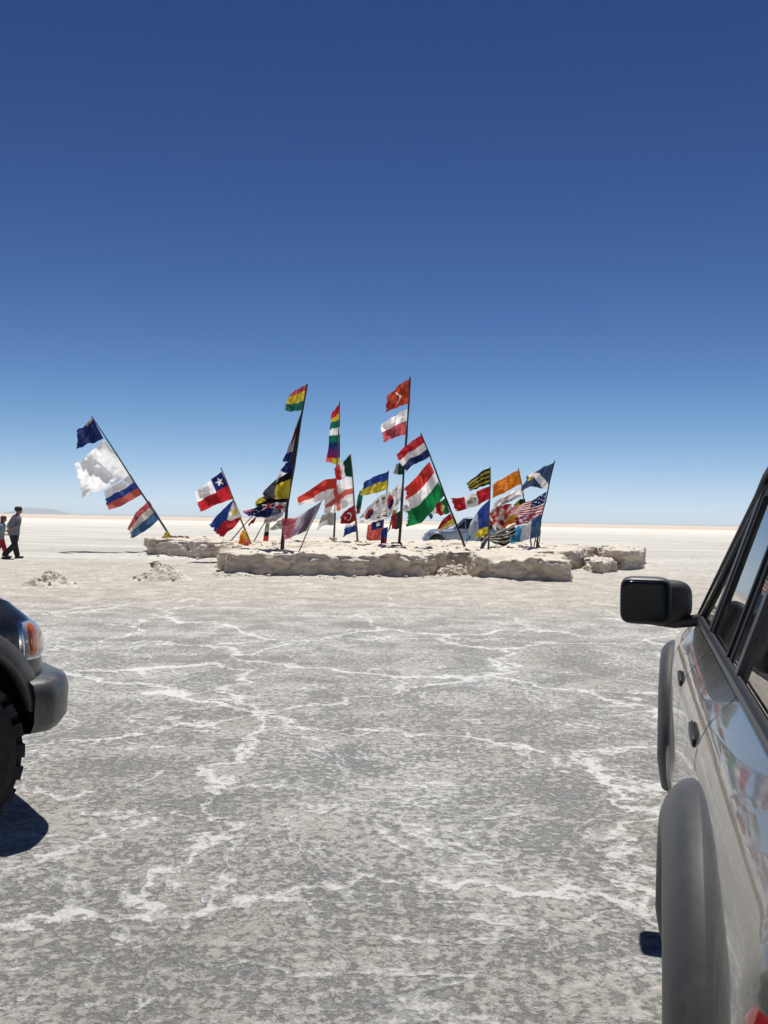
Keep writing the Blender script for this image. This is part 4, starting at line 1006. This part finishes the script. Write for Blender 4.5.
    for y in (.032, -.032): f.sbox((lean+.165, y, 1.645), (.02,.026,.012), .9, 6)
    f.build('eyes', M['seal'], root)
    return root
blk = simple('black_trousers', (.012,.012,.015), .85); grs = simple('grey_shirt', (.17,.18,.20), .85, scale=60, var=.25)
hb_ = simple('dark_hair', (.012,.009,.008), .6); hr2 = simple('brown_hair', (.10,.045,.025), .6)
g = G(13.5, 558.8)
person('man in grey shirt and black trousers walking with hands behind his back', (g.x, g.y, 0), R(42), 1.74, grs, blk, hb_,
       legs=[((.06,.09,.48),(.14,.09,.09)), ((.0,-.09,.49),(-.30,-.09,.13))],
       arms=[((-.08,.24,1.12),(-.17,.08,.97),(-.20,.02,.94)), ((.02,-.25,1.12),(-.16,-.12,.98),(-.22,-.03,.95))])
g = G(-.5, 558.0)
person('smaller person in blue grey top and red trousers at the left edge', (g.x, g.y, 0), R(15), 1.42, simple('blue_grey_top', (.22,.28,.33), .85), simple('red_trousers', (.35,.015,.03), .85), hr2,
       legs=[((.12,.09,.50),(.24,.09,.09)), ((.0,-.09,.50),(-.18,-.09,.13))],
       arms=[((-.06,.24,1.12),(.08,.26,.98),(.14,.26,.97)), ((.06,-.25,1.12),(.20,-.24,1.0),(.26,-.24,.98))], longhair=True)

# ------------------------------------------------------------------ haze, light, sky
SUN = Vector((.02, .34, 1)).normalized()
el = math.asin(SUN.z); az = math.atan2(SUN.x, SUN.y)
ld = bpy.data.lights.new('sun', 'SUN'); ld.energy = 4.1; ld.angle = R(.53); ld.color = (1, .965, .90)
lo = bpy.data.objects.new('sun', ld); col.objects.link(lo); lo.rotation_euler = SUN.to_track_quat('Z', 'Y').to_euler(); lo.location = SUN*60

HZ = 10500
mh, nt, bb = mat('thin_dry_air'); nt.nodes.remove(bb)
vol = N(nt, 'ShaderNodeVolumePrincipled'); ins(vol, Density=1.4e-4, Anisotropy=.1); vol.inputs['Color'].default_value = (.74,.89,1,1)
nt.links.new(vol.outputs[0], nt.nodes['Material Output'].inputs['Volume'])
hz = MB(); hz.box((0,0,39.5), (2*HZ,2*HZ,83)); HO = hz.build('haze', mh, smooth=False); tag(HO, 'thin pale blue air over the salt flat', 'haze', kind='stuff')

w = bpy.data.worlds.new('World'); sc.world = w; w.use_nodes = True; nt = w.node_tree
bg = nt.nodes['Background']; sky = N(nt, 'ShaderNodeTexSky', sky_type='NISHITA'); sky.sun_disc = False
sky.sun_elevation = el; sky.sun_rotation = az; sky.altitude = 3650; sky.air_density = 1.0; sky.dust_density = .3; sky.ozone_density = 2.0
sc1 = mixc(nt, 1.0, sky.outputs[0], (.1,.1,.1), 'MULTIPLY')
sp_ = N(nt, 'ShaderNodeSeparateColor'); nt.links.new(sc1, sp_.inputs[0]); cb_ = N(nt, 'ShaderNodeCombineColor')
for k_, (g_, m_, y_) in enumerate(((2.70,62.0,6.5),(2.38,27.6,8.2),(2.0,13.8,14.0))):
    a_ = mth(nt, 'MULTIPLY', mth(nt, 'POWER', sp_.outputs[k_], g_), m_); q_ = mth(nt, 'DIVIDE', a_, y_)
    nt.links.new(mth(nt, 'DIVIDE', a_, mth(nt, 'SQRT', mth(nt, 'MULTIPLY_ADD', q_, q_, 1.0))), cb_.inputs[k_])
nt.links.new(cb_.outputs[0], bg.inputs[0])
tcw = N(nt, 'ShaderNodeTexCoord'); mpw = N(nt, 'ShaderNodeMapping'); mpw.inputs['Scale'].default_value = (1,1,.97); mpw.inputs['Location'].default_value = (0,0,.035)
nt.links.new(tcw.outputs['Generated'], mpw.inputs[0]); nt.links.new(mpw.outputs[0], sky.inputs[0])
bg.inputs[1].default_value = .10
vsn = sc.view_settings; vsn.view_transform = 'Standard'; vsn.look = 'None'; vsn.exposure = .2; vsn.gamma = 1; vsn.use_curve_mapping = False
sc.cycles.max_bounces = 8; sc.cycles.transparent_max_bounces = 12; sc.cycles.volume_bounces = 2; sc.cycles.volume_step_rate = 1
